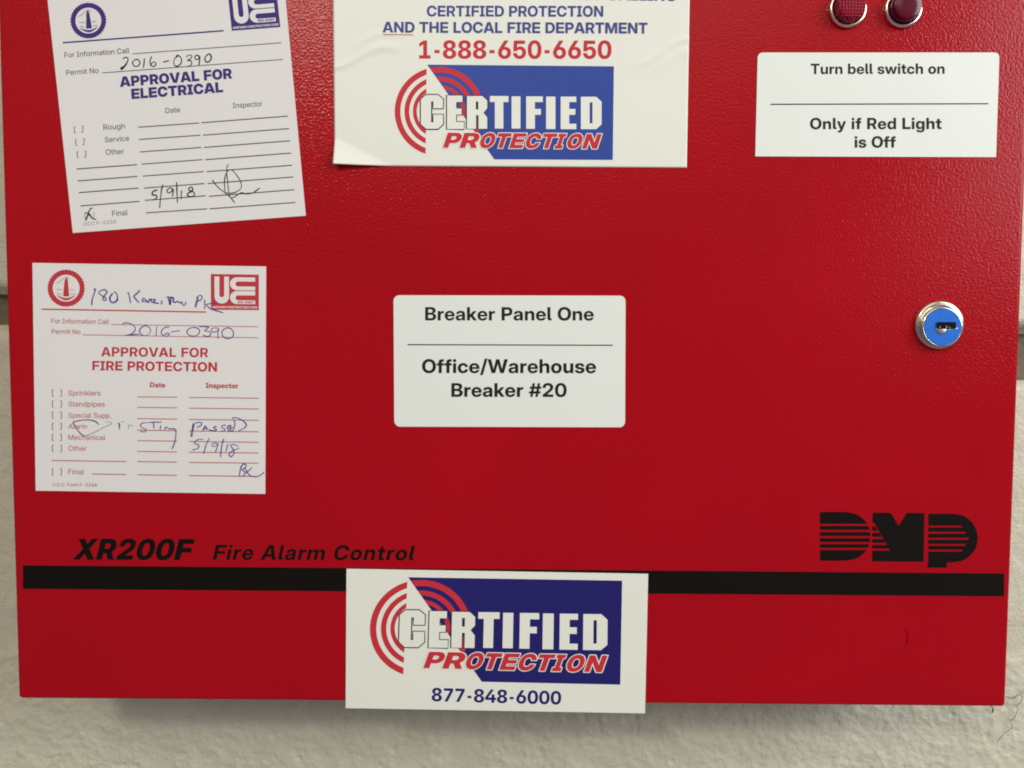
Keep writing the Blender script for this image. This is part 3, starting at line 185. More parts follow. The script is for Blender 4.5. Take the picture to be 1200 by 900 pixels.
GLYPHS['black'] = {
    ' ': '269',
    '0': '645|277,-10 230,-1 207,7 157,32 134,47 109,71 86,99 70,124 51,162 42,188 25,255 19,296 16,347 19,432 29,493 41,537 54,572 70,604 86,629 104,651 131,677 169,703 195,716 230,728 258,735 293,739 363,738 423,726 458,713 487,697 506,684 541,650 573,607 586,581 603,540 620,467 628,388 628,337 624,283 609,207 586,147 573,121 554,93 518,54 474,23 452,12 417,0 369,-10 344,-11|301,147 334,145 353,149 382,165 399,185 414,213 424,242 434,296 437,337 437,391 434,432 424,483 411,521 396,547 376,567 353,579 331,583 306,582 284,575 265,564 248,547 232,518 222,493 215,461 210,420 208,385 210,308 216,261 225,226 239,195 256,172 277,155',
    '2': '645|49,0 46,4 46,140 48,143 363,398 387,423 402,445 411,467 414,483 414,508 411,524 402,543 393,556 382,566 363,576 341,582 315,583 296,580 277,572 259,559 248,547 238,531 229,505 223,465 39,466 42,512 52,559 65,594 82,626 117,667 141,687 160,699 201,719 230,728 265,735 331,739 366,738 407,731 458,716 503,693 528,675 555,648 577,616 589,591 598,559 603,527 602,477 593,435 570,388 548,356 534,341 477,285 323,159 604,157 604,1 601,0',
    'A': '764|4,0 1,4 3,10 245,727 516,727 763,1 537,0 534,7 504,112 499,120 261,120 257,118 224,4 220,0|307,277 454,277 382,540 308,286',
    'C': '729|325,-9 293,-4 255,6 220,19 188,34 134,73 108,99 86,128 55,182 44,207 31,251 23,302 19,340 19,385 23,426 38,502 51,537 66,569 80,591 109,629 134,655 150,668 195,697 236,716 265,725 331,738 369,739 417,738 471,728 518,713 569,686 617,650 649,613 668,585 682,559 703,499 710,454 709,453 509,453 505,458 496,489 481,515 458,539 433,553 395,563 376,564 344,561 312,551 284,532 257,502 241,470 231,435 226,401 226,328 236,274 251,235 268,210 285,194 303,182 338,168 366,164 388,164 411,167 433,174 461,192 476,207 488,223 500,248 505,270 509,273 709,273 710,261 694,197 669,143 634,96 609,70 579,47 528,19 496,7 461,-3 420,-10 395,-11',
    'E': '632|42,0 38,4 39,727 42,728 601,728 603,724 601,555 245,555 242,553 242,447 572,447 575,445 575,283 572,281 245,281 242,277 242,175 245,171 601,171 603,169 602,1',
    'F': '605|42,0 38,4 39,727 42,728 584,727 586,724 584,556 245,555 242,553 242,428 564,426 565,264 563,262 243,261 240,1',
    'I': '437|26,0 25,156 26,159 115,159 117,162 117,566 115,568 26,569 26,727 411,728 412,724 411,569 322,568 320,566 320,162 322,159 411,159 412,156 411,1',
    'L': '575|42,0 38,4 38,724 42,728 239,728 242,724 242,173 245,171 553,171 556,169 556,4 553,0',
    'N': '738|42,0 38,4 39,727 42,728 245,728 428,435 496,312 498,318 495,439 496,727 499,728 697,727 697,1 493,0 323,270 242,413 240,410 240,1',
    'O': '746|325,-9 277,-1 245,9 214,21 172,44 134,73 121,86 96,115 77,141 55,182 44,207 35,235 26,277 19,340 19,385 26,448 32,480 44,521 70,575 89,604 111,632 134,655 163,677 214,706 255,722 293,732 331,738 369,739 439,735 471,728 509,716 531,707 572,684 607,658 633,634 672,581 700,524 716,470 722,435 726,391 726,337 720,277 710,232 701,204 678,156 656,121 640,102 609,70 591,56 553,32 518,15 458,-3 420,-10 395,-11|349,166 385,164 411,168 442,180 464,196 488,223 504,255 516,296 520,324 519,410 513,445 497,489 478,518 452,542 420,557 388,563 357,563 325,556 293,540 271,520 252,493 238,461 229,423 226,397 225,340 228,308 238,267 252,235 268,210 293,187 325,171',
    'P': '648|42,0 38,4 39,727 42,728 350,728 391,726 436,719 468,710 512,690 541,671 567,648 596,610 618,562 627,524 631,480 627,423 612,369 589,328 553,287 531,270 499,251 458,235 433,228 388,221 243,220 242,216 242,4 239,0|242,388 350,387 382,396 404,409 421,429 431,454 431,493 428,505 418,524 395,545 379,553 363,558 341,561 242,560',
    'R': '666|42,0 38,4 39,727 42,728 350,728 391,726 436,719 468,710 512,690 541,671 566,649 583,629 601,600 614,572 627,524 630,499 630,448 621,401 611,372 596,343 563,304 520,270 652,1 442,0 333,226 245,228 242,226 240,1|242,388 245,385 357,386 382,394 401,405 421,429 428,442 432,461 431,493 428,505 418,524 398,544 382,553 363,560 334,563 243,562',
    'T': '656|230,0 227,4 227,553 223,555 21,556 19,559 20,727 23,728 635,727 637,724 635,556 433,555 430,553 430,1',
    'V': '750|245,0 51,575 3,718 2,727 223,727 316,420 379,196 383,201 438,410 530,727 748,727 748,721 729,661 513,1',
    'X': '741|4,0 3,4 9,13 262,372 35,718 31,727 258,727 372,539 490,727 711,727 485,378 732,13 739,1 506,0 374,210 369,213 332,153 230,1',
    'a': '583|188,-10 141,-3 110,7 74,28 51,51 35,80 26,115 25,162 35,207 51,235 69,255 90,271 115,284 150,297 179,302 265,311 315,320 331,326 343,337 348,350 348,359 341,374 325,385 299,392 280,392 255,386 242,379 231,366 223,345 49,345 46,350 51,381 66,423 90,457 125,487 163,506 220,522 268,527 350,525 414,512 458,494 490,471 513,445 528,416 538,381 541,356 541,1 353,0 351,4 350,71 326,39 293,12 274,3 252,-4 211,-10|242,115 258,112 287,115 315,126 334,141 341,150 348,169 349,220 348,223 312,212 245,199 226,189 215,178 209,169 207,159 209,140 223,123',
    'e': '583|255,-10 207,0 182,9 150,25 106,57 89,74 67,102 44,143 33,178 26,210 23,239 23,277 29,324 38,356 48,381 73,423 106,459 128,477 153,494 204,515 252,525 315,527 350,523 398,510 449,484 477,462 513,423 538,381 554,334 561,296 562,213 560,211 214,211 213,194 223,166 234,150 252,136 274,127 296,124 334,127 353,134 372,146 388,168 557,168 560,166 551,134 529,93 499,60 455,28 407,6 360,-7 315,-11|215,321 379,320 381,321 381,324 373,350 364,362 347,376 318,386 287,387 255,379 236,366 220,343',
    'i': '279|46,0 42,4 42,514 236,516 238,512 237,1|112,552 90,559 71,571 58,582 45,600 35,632 35,654 42,680 61,709 80,723 99,732 131,738 147,738 179,732 198,723 217,709 234,686 243,654 243,632 240,616 228,591 216,578 198,564 166,552 153,550',
    'l': '310|214,0 182,3 150,9 122,19 103,28 77,48 67,61 58,77 48,102 42,153 42,724 46,728 236,728 238,724 238,172 241,159 252,148 265,144 294,143 295,4 293,0',
    'm': '922|46,0 42,4 42,512 43,515 226,516 229,512 230,417 251,458 280,490 303,506 325,516 347,523 372,527 420,525 452,516 477,503 510,477 526,451 537,423 564,467 598,497 636,516 671,525 687,527 741,525 763,519 788,510 822,486 843,464 856,445 868,420 875,397 879,359 879,4 877,0 686,1 684,312 677,334 668,350 661,357 639,370 617,373 591,367 579,358 562,337 555,315 554,4 553,1 368,1 367,315 360,337 355,347 341,361 322,370 299,373 284,370 263,359 247,340 238,315 237,1',
    'n': '618|46,0 42,4 42,514 233,516 236,430 260,464 290,494 315,510 350,522 385,527 420,527 455,521 493,506 518,488 537,466 551,445 564,413 574,369 576,343 576,1 572,0 381,1 380,296 377,315 364,340 347,354 328,361 299,362 277,356 258,343 245,321 239,299 237,1',
    'o': '607|258,-9 223,-3 192,6 144,28 99,62 77,86 63,105 42,147 32,178 26,207 23,235 23,280 32,337 42,369 54,394 80,432 106,459 125,475 169,500 211,516 265,526 341,526 398,516 452,494 484,474 499,462 533,426 558,385 573,347 583,293 583,223 573,169 552,118 533,89 499,54 458,25 417,6 369,-7 325,-11|283,143 296,141 318,142 338,148 349,156 363,170 374,188 386,226 387,283 383,305 376,324 357,354 340,366 322,373 287,373 274,369 258,360 238,337 229,318 222,296 219,248 226,207 232,191 245,169 255,159 265,152',
    'r': '416|46,0 42,4 42,514 230,516 233,424 251,467 269,489 284,499 296,506 325,513 344,516 407,515 408,512 407,361 334,360 315,358 293,351 274,339 260,324 247,302 242,286 238,261 237,1',
    't': '418|268,0 220,6 182,15 150,32 134,44 121,61 104,96 97,137 97,366 10,369 10,512 14,516 93,516 97,518 97,654 99,656 290,656 293,516 395,516 399,512 399,369 292,366 292,191 295,166 303,155 322,149 399,147 399,4 395,0',
}
GLYPHS['outline'] = {
    'C': '729|338,-48 290,-41 252,-32 214,-19 176,-1 153,12 119,38 93,62 63,96 48,118 22,166 10,194 -6,248 -16,324 -16,416 -6,480 3,515 19,556 38,594 63,632 80,653 119,690 144,709 176,729 201,741 242,757 277,766 322,773 369,777 404,776 471,766 531,747 588,718 610,703 638,680 681,632 700,604 720,566 741,499 748,458 745,442 734,425 725,419 709,416 499,417 487,422 476,432 469,448 465,467 456,486 442,504 426,515 398,525 379,526 353,525 325,516 299,496 283,474 273,448 263,401 264,318 273,277 282,255 293,239 306,224 318,215 341,206 366,201 388,201 411,206 426,212 449,232 461,252 470,280 478,296 490,306 509,310 718,309 731,303 739,296 745,286 748,270 735,204 722,169 709,140 675,86 653,61 620,32 588,9 547,-13 487,-35 458,-41 411,-48',
    'E': '632|30,-35 17,-29 9,-22 3,-9 2,4 2,724 3,737 9,750 23,761 42,765 601,765 620,760 634,746 640,724 640,559 634,537 620,523 601,519 280,519 279,515 280,484 572,484 588,481 598,475 609,461 612,445 612,283 611,274 606,261 591,248 572,243 280,243 279,210 280,208 601,208 610,207 623,202 633,191 640,169 640,4 634,-18 620,-32 601,-37',
    'I': '437|14,-35 2,-28 -7,-18 -12,4 -12,156 -6,178 11,192 26,196 80,197 80,527 77,531 17,532 2,540 -10,556 -12,572 -12,724 -7,746 7,760 26,765 411,765 430,760 444,746 449,724 449,572 444,550 430,536 411,531 360,531 357,527 357,197 420,195 436,186 446,172 449,156 449,4 444,-18 430,-32 411,-37 26,-37',
    'N': '738|30,-35 17,-29 9,-22 3,-9 2,4 2,724 3,737 9,750 23,761 42,765 242,765 255,763 265,759 278,746 458,458 459,724 460,737 468,751 480,761 499,765 696,765 709,763 722,757 732,743 736,724 736,4 732,-15 726,-25 709,-35 696,-37 493,-37 474,-32 458,-15 280,271 279,267 279,4 275,-15 271,-22 258,-33 239,-37',
    'O': '746|338,-48 290,-41 252,-32 214,-19 176,-1 153,12 119,38 93,62 63,96 48,118 22,166 10,194 -6,248 -16,324 -16,416 -6,480 3,515 19,556 38,594 63,632 80,653 119,690 144,709 176,729 201,741 242,757 277,766 322,773 369,777 401,776 433,773 480,763 544,742 582,722 610,703 638,680 672,645 694,616 713,585 732,543 745,508 755,464 761,420 764,337 760,299 751,242 729,175 712,141 694,112 678,89 645,54 607,22 572,0 537,-17 496,-31 452,-42 407,-48|346,204 363,201 398,203 423,212 442,225 458,245 468,264 481,312 484,337 484,388 481,416 472,454 460,480 439,504 417,519 391,526 357,526 338,522 318,513 304,502 289,483 280,467 273,448 264,407 262,385 264,318 276,270 289,245 306,224 322,213',
    'P': '648|30,-35 17,-29 9,-22 3,-9 2,4 2,724 3,737 9,750 23,761 42,765 391,763 449,754 480,744 531,721 560,703 605,661 633,620 653,575 665,518 668,467 665,429 659,394 639,340 614,299 602,283 563,247 534,228 487,206 433,190 388,184 280,183 279,182 278,-6 271,-22 258,-33 239,-37|279,426 280,424 347,424 366,429 376,434 390,448 395,464 395,483 385,505 366,518 350,523 280,523',
    'R': '666|30,-35 17,-29 9,-22 3,-9 2,4 2,724 3,737 9,750 23,761 42,765 391,763 449,754 480,744 531,721 560,703 596,670 627,629 643,600 653,575 663,534 668,467 663,416 650,369 633,334 617,309 568,258 688,13 689,-6 685,-18 671,-32 652,-37 445,-37 433,-35 423,-31 412,-22 406,-12 311,188 306,190 280,190 279,188 279,1 275,-15 265,-29 252,-35 239,-37|280,423 347,422 363,426 379,435 390,448 395,464 395,483 392,496 384,508 366,520 347,525 280,526 279,524',
    'T': '656|217,-35 204,-29 198,-22 194,-15 190,4 189,518 23,519 4,523 -8,532 -16,547 -17,559 -17,724 -16,737 -12,746 1,759 11,763 23,765 633,765 645,763 655,759 668,746 672,737 673,724 673,559 672,547 666,534 655,524 642,520 471,519 467,515 467,4 466,-9 462,-18 449,-31 439,-35 426,-37',
}


# ------------------------------------------------------------------ materials
def mat(name, color, rough=0.5, metallic=0.0, vary=0.0, vary_scale=60.0, bump=0.0, bump_scale=300.0, spec=0.5,
        detail=3.0, fine_bump=0.0, fine_scale=1500.0, rough_vary=0.0):
    m = bpy.data.materials.new(name)
    m.use_nodes = True
    n, l = m.node_tree.nodes, m.node_tree.links
    p = n['Principled BSDF']
    p.inputs['Base Color'].default_value = (*color, 1)
    p.inputs['Roughness'].default_value = rough
    p.inputs['Metallic'].default_value = metallic
    p.inputs['Specular IOR Level'].default_value = spec
    geo = n.new('ShaderNodeNewGeometry')
    if vary:
        t = n.new('ShaderNodeTexNoise')
        t.inputs['Scale'].default_value, t.inputs['Detail'].default_value = vary_scale, 4.0
        l.new(geo.outputs['Position'], t.inputs['Vector'])
        mx = n.new('ShaderNodeMix')
        mx.data_type = 'RGBA'
        mx.inputs['A'].default_value = (*[c * (1 - vary) for c in color], 1)
        mx.inputs['B'].default_value = (*[min(1, c * (1 + vary)) for c in color], 1)
        l.new(t.outputs['Fac'], mx.inputs['Factor'])
        l.new(mx.outputs['Result'], p.inputs['Base Color'])
    if rough_vary:
        t = n.new('ShaderNodeTexNoise')
        t.inputs['Scale'].default_value, t.inputs['Detail'].default_value = 9.0, 5.0
        l.new(geo.outputs['Position'], t.inputs['Vector'])
        r = n.new('ShaderNodeMapRange')
        r.inputs[1].default_value, r.inputs[2].default_value = 0.3, 0.7
        r.inputs[3].default_value, r.inputs[4].default_value = rough - rough_vary, rough + rough_vary
        l.new(t.outputs['Fac'], r.inputs[0])
        l.new(r.outputs[0], p.inputs['Roughness'])
    last = None
    for dist, sc, det in ((bump, bump_scale, detail), (fine_bump, fine_scale, 1.0)):
        if not dist:
            continue
        t = n.new('ShaderNodeTexNoise')
        t.inputs['Scale'].default_value, t.inputs['Detail'].default_value = sc, det
        l.new(geo.outputs['Position'], t.inputs['Vector'])
        b = n.new('ShaderNodeBump')
        b.inputs['Distance'].default_value = dist
        b.inputs['Strength'].default_value = 1.0
        l.new(t.outputs['Fac'], b.inputs['Height'])
        if last:
            l.new(last.outputs['Normal'], b.inputs['Normal'])
        last = b
        l.new(b.outputs['Normal'], p.inputs['Normal'])
    return m


RED = mat('red_powder_coat', (0.39, 0.0028, 0.0085), 0.19, vary=0.12, vary_scale=12, bump=0.00014, bump_scale=900,
          detail=1.0, spec=0.17, rough_vary=0.04)
PAINTED_WALL = mat('painted_block', (0.62, 0.59, 0.46), 0.5, vary=0.12, vary_scale=40, bump=0.0005, bump_scale=650, detail=3, fine_bump=0.0006, fine_scale=150)
MORTAR = mat('raw_mortar', (0.16, 0.135, 0.09), 0.9, vary=0.3, vary_scale=200, bump=0.001, bump_scale=400)
BLACK = mat('black_screen_ink', (0.007, 0.005, 0.004), 0.55, bump=0.00010, bump_scale=640, detail=2.0, spec=0.08)
PAPER = mat('white_form_paper', (0.78, 0.75, 0.73), 0.65, spec=0.2, fine_bump=0.0009, fine_scale=11, vary=0.02, vary_scale=30, bump=0.00006, bump_scale=120)
VINYL = mat('cream_vinyl', (0.81, 0.81, 0.72), 0.42, spec=0.3, fine_bump=0.0008, fine_scale=13, vary=0.02, vary_scale=25, bump=0.00010, bump_scale=60)
LABEL = mat('white_label_stock', (0.80, 0.82, 0.76), 0.40, spec=0.3, fine_bump=0.0006, fine_scale=16, vary=0.015, vary_scale=30, bump=0.00005, bump_scale=70)
PURPLE = mat('purple_ink', (0.06, 0.032, 0.19), 0.55, vary=0.12, vary_scale=900, spec=0.12)
GREY_INK = mat('grey_ink', (0.075, 0.068, 0.068), 0.55, vary=0.2, vary_scale=900, spec=0.12)
PALE_GREY_INK = mat('pale_grey_ink', (0.30, 0.27, 0.26), 0.55, spec=0.12)
FORM_RED = mat('red_form_ink', (0.52, 0.045, 0.06), 0.55, vary=0.12, vary_scale=900, spec=0.12)
FORM_RED_PALE = mat('faded_red_form_ink', (0.48, 0.10, 0.11), 0.55, vary=0.12, vary_scale=900, spec=0.12)
PEN_BLACK = mat('black_pen', (0.03, 0.025, 0.025), 0.4, spec=0.12)
PEN_BLUE = mat('blue_pen', (0.07, 0.055, 0.27), 0.4, spec=0.12)
PEN_FAINT = mat('faint_blue_pen', (0.36, 0.35, 0.45), 0.5, spec=0.12)
SKY_BLUE = mat('blue_vinyl_ink', (0.04, 0.075, 0.33), 0.35, vary=0.06, vary_scale=200, spec=0.12)
NAVY = mat('navy_vinyl_ink', (0.022, 0.018, 0.145), 0.32, vary=0.08, vary_scale=150, spec=0.12)
BLUE_TEXT = mat('blue_text_ink', (0.06, 0.075, 0.27), 0.45, spec=0.12)
SIGNAL_RED = mat('red_vinyl_ink', (0.58, 0.035, 0.05), 0.4, vary=0.06, vary_scale=300, spec=0.12)
OUTLINE = mat('dark_outline_ink', (0.035, 0.04, 0.06), 0.5, spec=0.12)
LABEL_INK = mat('black_label_ink', (0.018, 0.02, 0.013), 0.45, spec=0.12)
CHROME = mat('nickel_plate', (0.74, 0.70, 0.62), 0.14, 1.0, bump=0.00002, bump_scale=700)
STEEL = mat('key_slot_steel', (0.50, 0.48, 0.44), 0.3, 1.0)
LOCK_BLUE = mat('blue_lock_face', (0.025, 0.16, 0.64), 0.35, vary=0.18, vary_scale=350, bump=0.00004, bump_scale=600, spec=0.12)
DARK = mat('dark_hole', (0.006, 0.005, 0.004), 0.7, spec=0.1)
DUST = mat('dusty_strand', (0.09, 0.08, 0.06), 0.9)
SCUFF = mat('scuffed_red', (0.28, 0.002, 0.005), 0.8, spec=0.0)


def lens_material(name, color, waffle):
    m = mat(name, color, 0.14 if not waffle else 0.4, spec=0.3)
    n, l = m.node_tree.nodes, m.node_tree.links
    p = n['Principled BSDF']
    p.inputs['Coat Weight'].default_value = 0.0
    p.inputs['Coat Roughness'].default_value = 0.08
    if waffle:
        g = n.new('ShaderNodeNewGeometry')
        s = n.new('ShaderNodeSeparateXYZ')
        l.new(g.outputs['Position'], s.inputs[0])
        outs = []
        for ax in ('X', 'Z'):
            k = n.new('ShaderNodeMath'); k.operation = 'MULTIPLY'; k.inputs[1].default_value = 2 * math.pi / 0.00135
            l.new(s.outputs[ax], k.inputs[0])
            c = n.new('ShaderNodeMath'); c.operation = 'SINE'
            l.new(k.outputs[0], c.inputs[0])
            outs.append(c)
        mx = n.new('ShaderNodeMath'); mx.operation = 'MAXIMUM'
        l.new(outs[0].outputs[0], mx.inputs[0]); l.new(outs[1].outputs[0], mx.inputs[1])
        b = n.new('ShaderNodeBump'); b.inputs['Distance'].default_value = 0.0004
        l.new(mx.outputs[0], b.inputs['Height']); l.new(b.outputs['Normal'], p.inputs['Normal'])
        r = n.new('ShaderNodeMapRange'); r.inputs[1].default_value = -0.2; r.inputs[2].default_value = 1.0
        l.new(mx.outputs[0], r.inputs[0])
        x = n.new('ShaderNodeMix'); x.data_type = 'RGBA'
        x.inputs['A'].default_value = (color[0] * .6, color[1] * .6, color[2] * .6, 1)
        x.inputs['B'].default_value = (*color, 1)
        l.new(r.outputs[0], x.inputs['Factor']); l.new(x.outputs['Result'], p.inputs['Base Color'])
    return m


LENS_WAFFLE = lens_material('waffled_red_lens', (0.42, 0.006, 0.035), True)
LENS_SMOOTH = lens_material('smooth_maroon_lens', (0.11, 0.004, 0.022), False)


# ------------------------------------------------------------------ placing things on the panel and the wall
def on_plane(px, py, depth):
    """the point where the sight line through photo position (px, py) meets the vertical plane y = depth"""
    d = cam_rot @ Vector((px - 600.0, FOCAL, -(py - 450.0)))
    t = (depth - cam_pos.y) / d.y
    return cam_pos + d * t


def P(px, py, h=0.0):
    """a point of the door's front face (y = 0), raised h metres from it"""
    p = on_plane(px, py, 0.0)
    return Vector((p.x, -h, p.z))


MM_PX = 0.371 / 967.0


class Shape:
    """collects flat printed shapes and solids, then links them as one mesh"""
    def __init__(self, lift=0.0, height=None):
        self.v, self.f, self.lift, self.height, self.n = [], [], lift, height, 0

    def h(self, x, y):
        return self.lift + self.n * 2.5e-6 + (self.height(x, y) if self.height else 0.0)

    def point(self, x, y):
        self.v.append(P(x, y, self.h(x, y)))
        return len(self.v) - 1

    def loops(self, loops):
        """polygon with holes, in photo positions"""
        loops = [lp for lp in loops if len(lp) > 2]
        if len(loops) > 1:
            def inside(q, lp):
                c = False
                for i in range(len(lp)):
                    (xa, ya), (xb, yb) = lp[i - 1], lp[i]
                    if (ya > q[1]) != (yb > q[1]) and q[0] < (xb - xa) * (q[1] - ya) / (yb - ya) + xa:
                        c = not c
                return c
            inner = [[j for j in range(len(loops)) if j != i and inside(loops[i][0], loops[j])] for i in range(len(loops))]
            groups = [[loops[i]] + [loops[j] for j in range(len(loops)) if i in inner[j]] for i in range(len(loops)) if not inner[i]]
            if len(groups) > 1:
                for g in groups:
                    self.loops(g)
                return
        flat = [q for lp in loops for q in lp]
        tris = tessellate_polygon([[Vector((q[0], -q[1], 0)) for q in lp] for lp in loops])
        ids = [self.point(*q) for q in flat]
        for a, b, c in tris:
            A, B, Cc = flat[a], flat[b], flat[c]
            cr = (B[0] - A[0]) * (-(Cc[1] - A[1])) - (-(B[1] - A[1])) * (Cc[0] - A[0])
            if abs(cr) < 1e-9:
                continue
            self.f.append((ids[a], ids[b], ids[c]) if cr > 0 else (ids[a], ids[c], ids[b]))
        self.n += 1

    def poly(self, pts):
        self.loops([pts])

    def strip(self, pts, width, closed=False, taper=False):
        """a pen line or ruled line: ribbon of the given width through the points"""
        n = len(pts)
        L, R = [], []
        for i, (x, y) in enumerate(pts):
            if closed:
                a, b = pts[i - 1], pts[(i + 1) % n]
            else:
                a, b = pts[max(i - 1, 0)], pts[min(i + 1, n - 1)]
            dx, dy = b[0] - a[0], b[1] - a[1]
            k = math.hypot(dx, dy) or 1.0
            w = width / 2
            if taper:
                w *= 0.86 + 0.45 * noise.noise((x * 0.11, y * 0.11, 3.3))
                if i in (0, n - 1):
                    w *= 0.6
            L.append(self.point(x + dy / k * w, y - dx / k * w))
            R.append(self.point(x - dy / k * w, y + dx / k * w))
        for i in range(n if closed else n - 1):
            j = (i + 1) % n
            self.f.append((L[i], R[i], R[j], L[j]))
        self.n += 1

    def line(self, x0, y0, x1, y1, width):
        self.strip([(x0, y0), (x1, y1)], width)

    def pen(self, pts, width, tr=(0, 0, 1)):
        ox, oy, s = tr
        q = [(ox + x / s, oy + y / s) for x, y in pts]
        out = []
        for i in range(len(q) - 1):
            p0, p1, p2, p3 = q[max(i - 1, 0)], q[i], q[i + 1], q[min(i + 2, len(q) - 1)]
            for k in range(5):
                t = k / 5
                out.append(tuple(0.5 * ((2 * p1[c]) + (-p0[c] + p2[c]) * t + (2 * p0[c] - 5 * p1[c] + 4 * p2[c] - p3[c]) * t * t
                                        + (-p0[c] + 3 * p1[c] - 3 * p2[c] + p3[c]) * t ** 3) for c in (0, 1)))
        out.append(q[-1])
        self.strip(out, width, taper=True)

    def text(self, s, face, x0, y0, x1, y1, cap, shear=0.0, tf=None, track=None):
        """lettering whose ink runs from x0 to x1 on a baseline from (x0, y0) to (x1, y1)"""
        G = GLYPHS[face]
        pen, glyphs = 0.0, []
        if track is None:                       # widen the letter spacing rather than the letters
            L = math.hypot(x1 - x0, y1 - y0) / (cap / 727.0) / 1.07
            track = max(0.0, (L - sum(int(G[ch].split('|')[0]) for ch in s) + 110) / max(1, len(s) - 1))
        for ch in s:
            parts = G[ch].split('|')
            cts = [[tuple(map(int, q.split(','))) for q in c.split(' ')] for c in parts[1:]]
            squeeze = 0.66 if ch == '-' and face == 'heavy' else 1.0
            if cts:
                glyphs.append([[(pen + x * squeeze + shear * y, y) for x, y in c] for c in cts])
            pen += int(parts[0]) * squeeze + track
        xs = [x for g in glyphs for c in g for x, y in c]
        mn, mx = min(xs), max(xs)
        L = math.hypot(x1 - x0, y1 - y0)
        ux, uy = (x1 - x0) / L, (y1 - y0) / L
        sx, sy = L / (mx - mn), cap / 727.0
        for g in glyphs:
            lp = []
            for c in g:
                o = []
                for x, y in c:
                    a, b = (x - mn) * sx, y * sy
                    q = (x0 + ux * a + uy * b, y0 + uy * a - ux * b)
                    o.append(tf(*q) if tf else q)
                lp.append(o)
            self.loops(lp)

    def build(self, name, material, parent, origin):
        return mesh_object(name, self.v, self.f, material, parent, origin)


def mesh_object(name, verts, faces, material, parent=None, origin=Vector((0, 0, 0)), smooth=False):
    me = bpy.data.meshes.new(name)
    me.from_pydata([tuple(Vector(v) - origin) for v in verts], [], faces)
    me.materials.append(material)
    if smooth:
        me.polygons.foreach_set('use_smooth', [True] * len(me.polygons))
    me.update()
    o = bpy.data.objects.new(name, me)
    scene.collection.objects.link(o)
    if parent:
        o.parent = parent
    else:
        o.location = origin
    return o


def thing(name, origin, label, category, group=None):
    o = bpy.data.objects.new(name, None)
    o.empty_display_size = 0.02
    scene.collection.objects.link(o)
    o.location = origin
    o['label'], o['category'] = label, category
    if group:
        o['group'] = group
    return o


def sheet(outline, thick=0.00028, gap=0.00002):
    """a thin solid sheet of paper or vinyl stuck to the door"""
    s = Shape(thick)
    s.loops([outline])
    n = len(outline)
    top = list(range(n))
    s.lift, s.n = gap, 0
    low = [s.point(*q) for q in outline]
    area = sum(outline[i][0] * outline[(i + 1) % n][1] - outline[(i + 1) % n][0] * outline[i][1] for i in range(n))
    for i in range(n):
        j = (i + 1) % n
        q = (top[i], low[i], low[j], top[j])
        s.f.append(q if area < 0 else q[::-1])
    return s


def words(name, ink, parent, origin, *args):
    """one printed line of lettering as a part"""
    s = Shape(INK)
    s.text(*args)
    return s.build(name, ink, parent, origin)


def lerp2(c, u, v):
    (ax, ay), (bx, by), (cx, cy), (dx, dy) = c       # top left, top right, bottom right, bottom left
    return ((ax * (1 - u) + bx * u) * (1 - v) + (dx * (1 - u) + cx * u) * v,
            (ay * (1 - u) + by * u) * (1 - v) + (dy * (1 - u) + cy * u) * v)


def rounded(c, r, corners=(1, 1, 1, 1)):
    """outline of a quadrilateral with rounded corners"""
    out = []
    for i in range(4):
        p = Vector(c[i]); a = Vector(c[i - 1]) - p; b = Vector(c[(i + 1) % 4]) - p
        if not corners[i]:
            out.append(tuple(p)); continue
        a.normalize(); b.normalize()
        o = p + (a + b) * r
        for k in range(9):
            t = k / 8 * math.pi / 2
            q = o - b * r * math.cos(t) - a * r * math.sin(t)
            out.append(tuple(q))
    return out


def homography(src, dst):
    A, B = [], []
    for (x, y), (u, v) in zip(src, dst):
        A += [[x, y, 1, 0, 0, 0, -u * x, -u * y], [0, 0, 0, x, y, 1, -v * x, -v * y]]
        B += [u, v]
    h = np.linalg.solve(np.array(A, float), np.array(B, float))
    return lambda x, y: ((h[0] * x + h[1] * y + h[2]) / (h[6] * x + h[7] * y + 1), (h[3] * x + h[4] * y + h[5]) / (h[6] * x + h[7] * y + 1))


def smooth01(t):
    t = max(0.0, min(1.0, t))
    return t * t * (3 - 2 * t)


INK = 0.00034        # first printed layer above the door
LAYER = 0.00004


# ------------------------------------------------------------------ the block wall behind the panel
DEPTH = 0.070        # from door front to wall


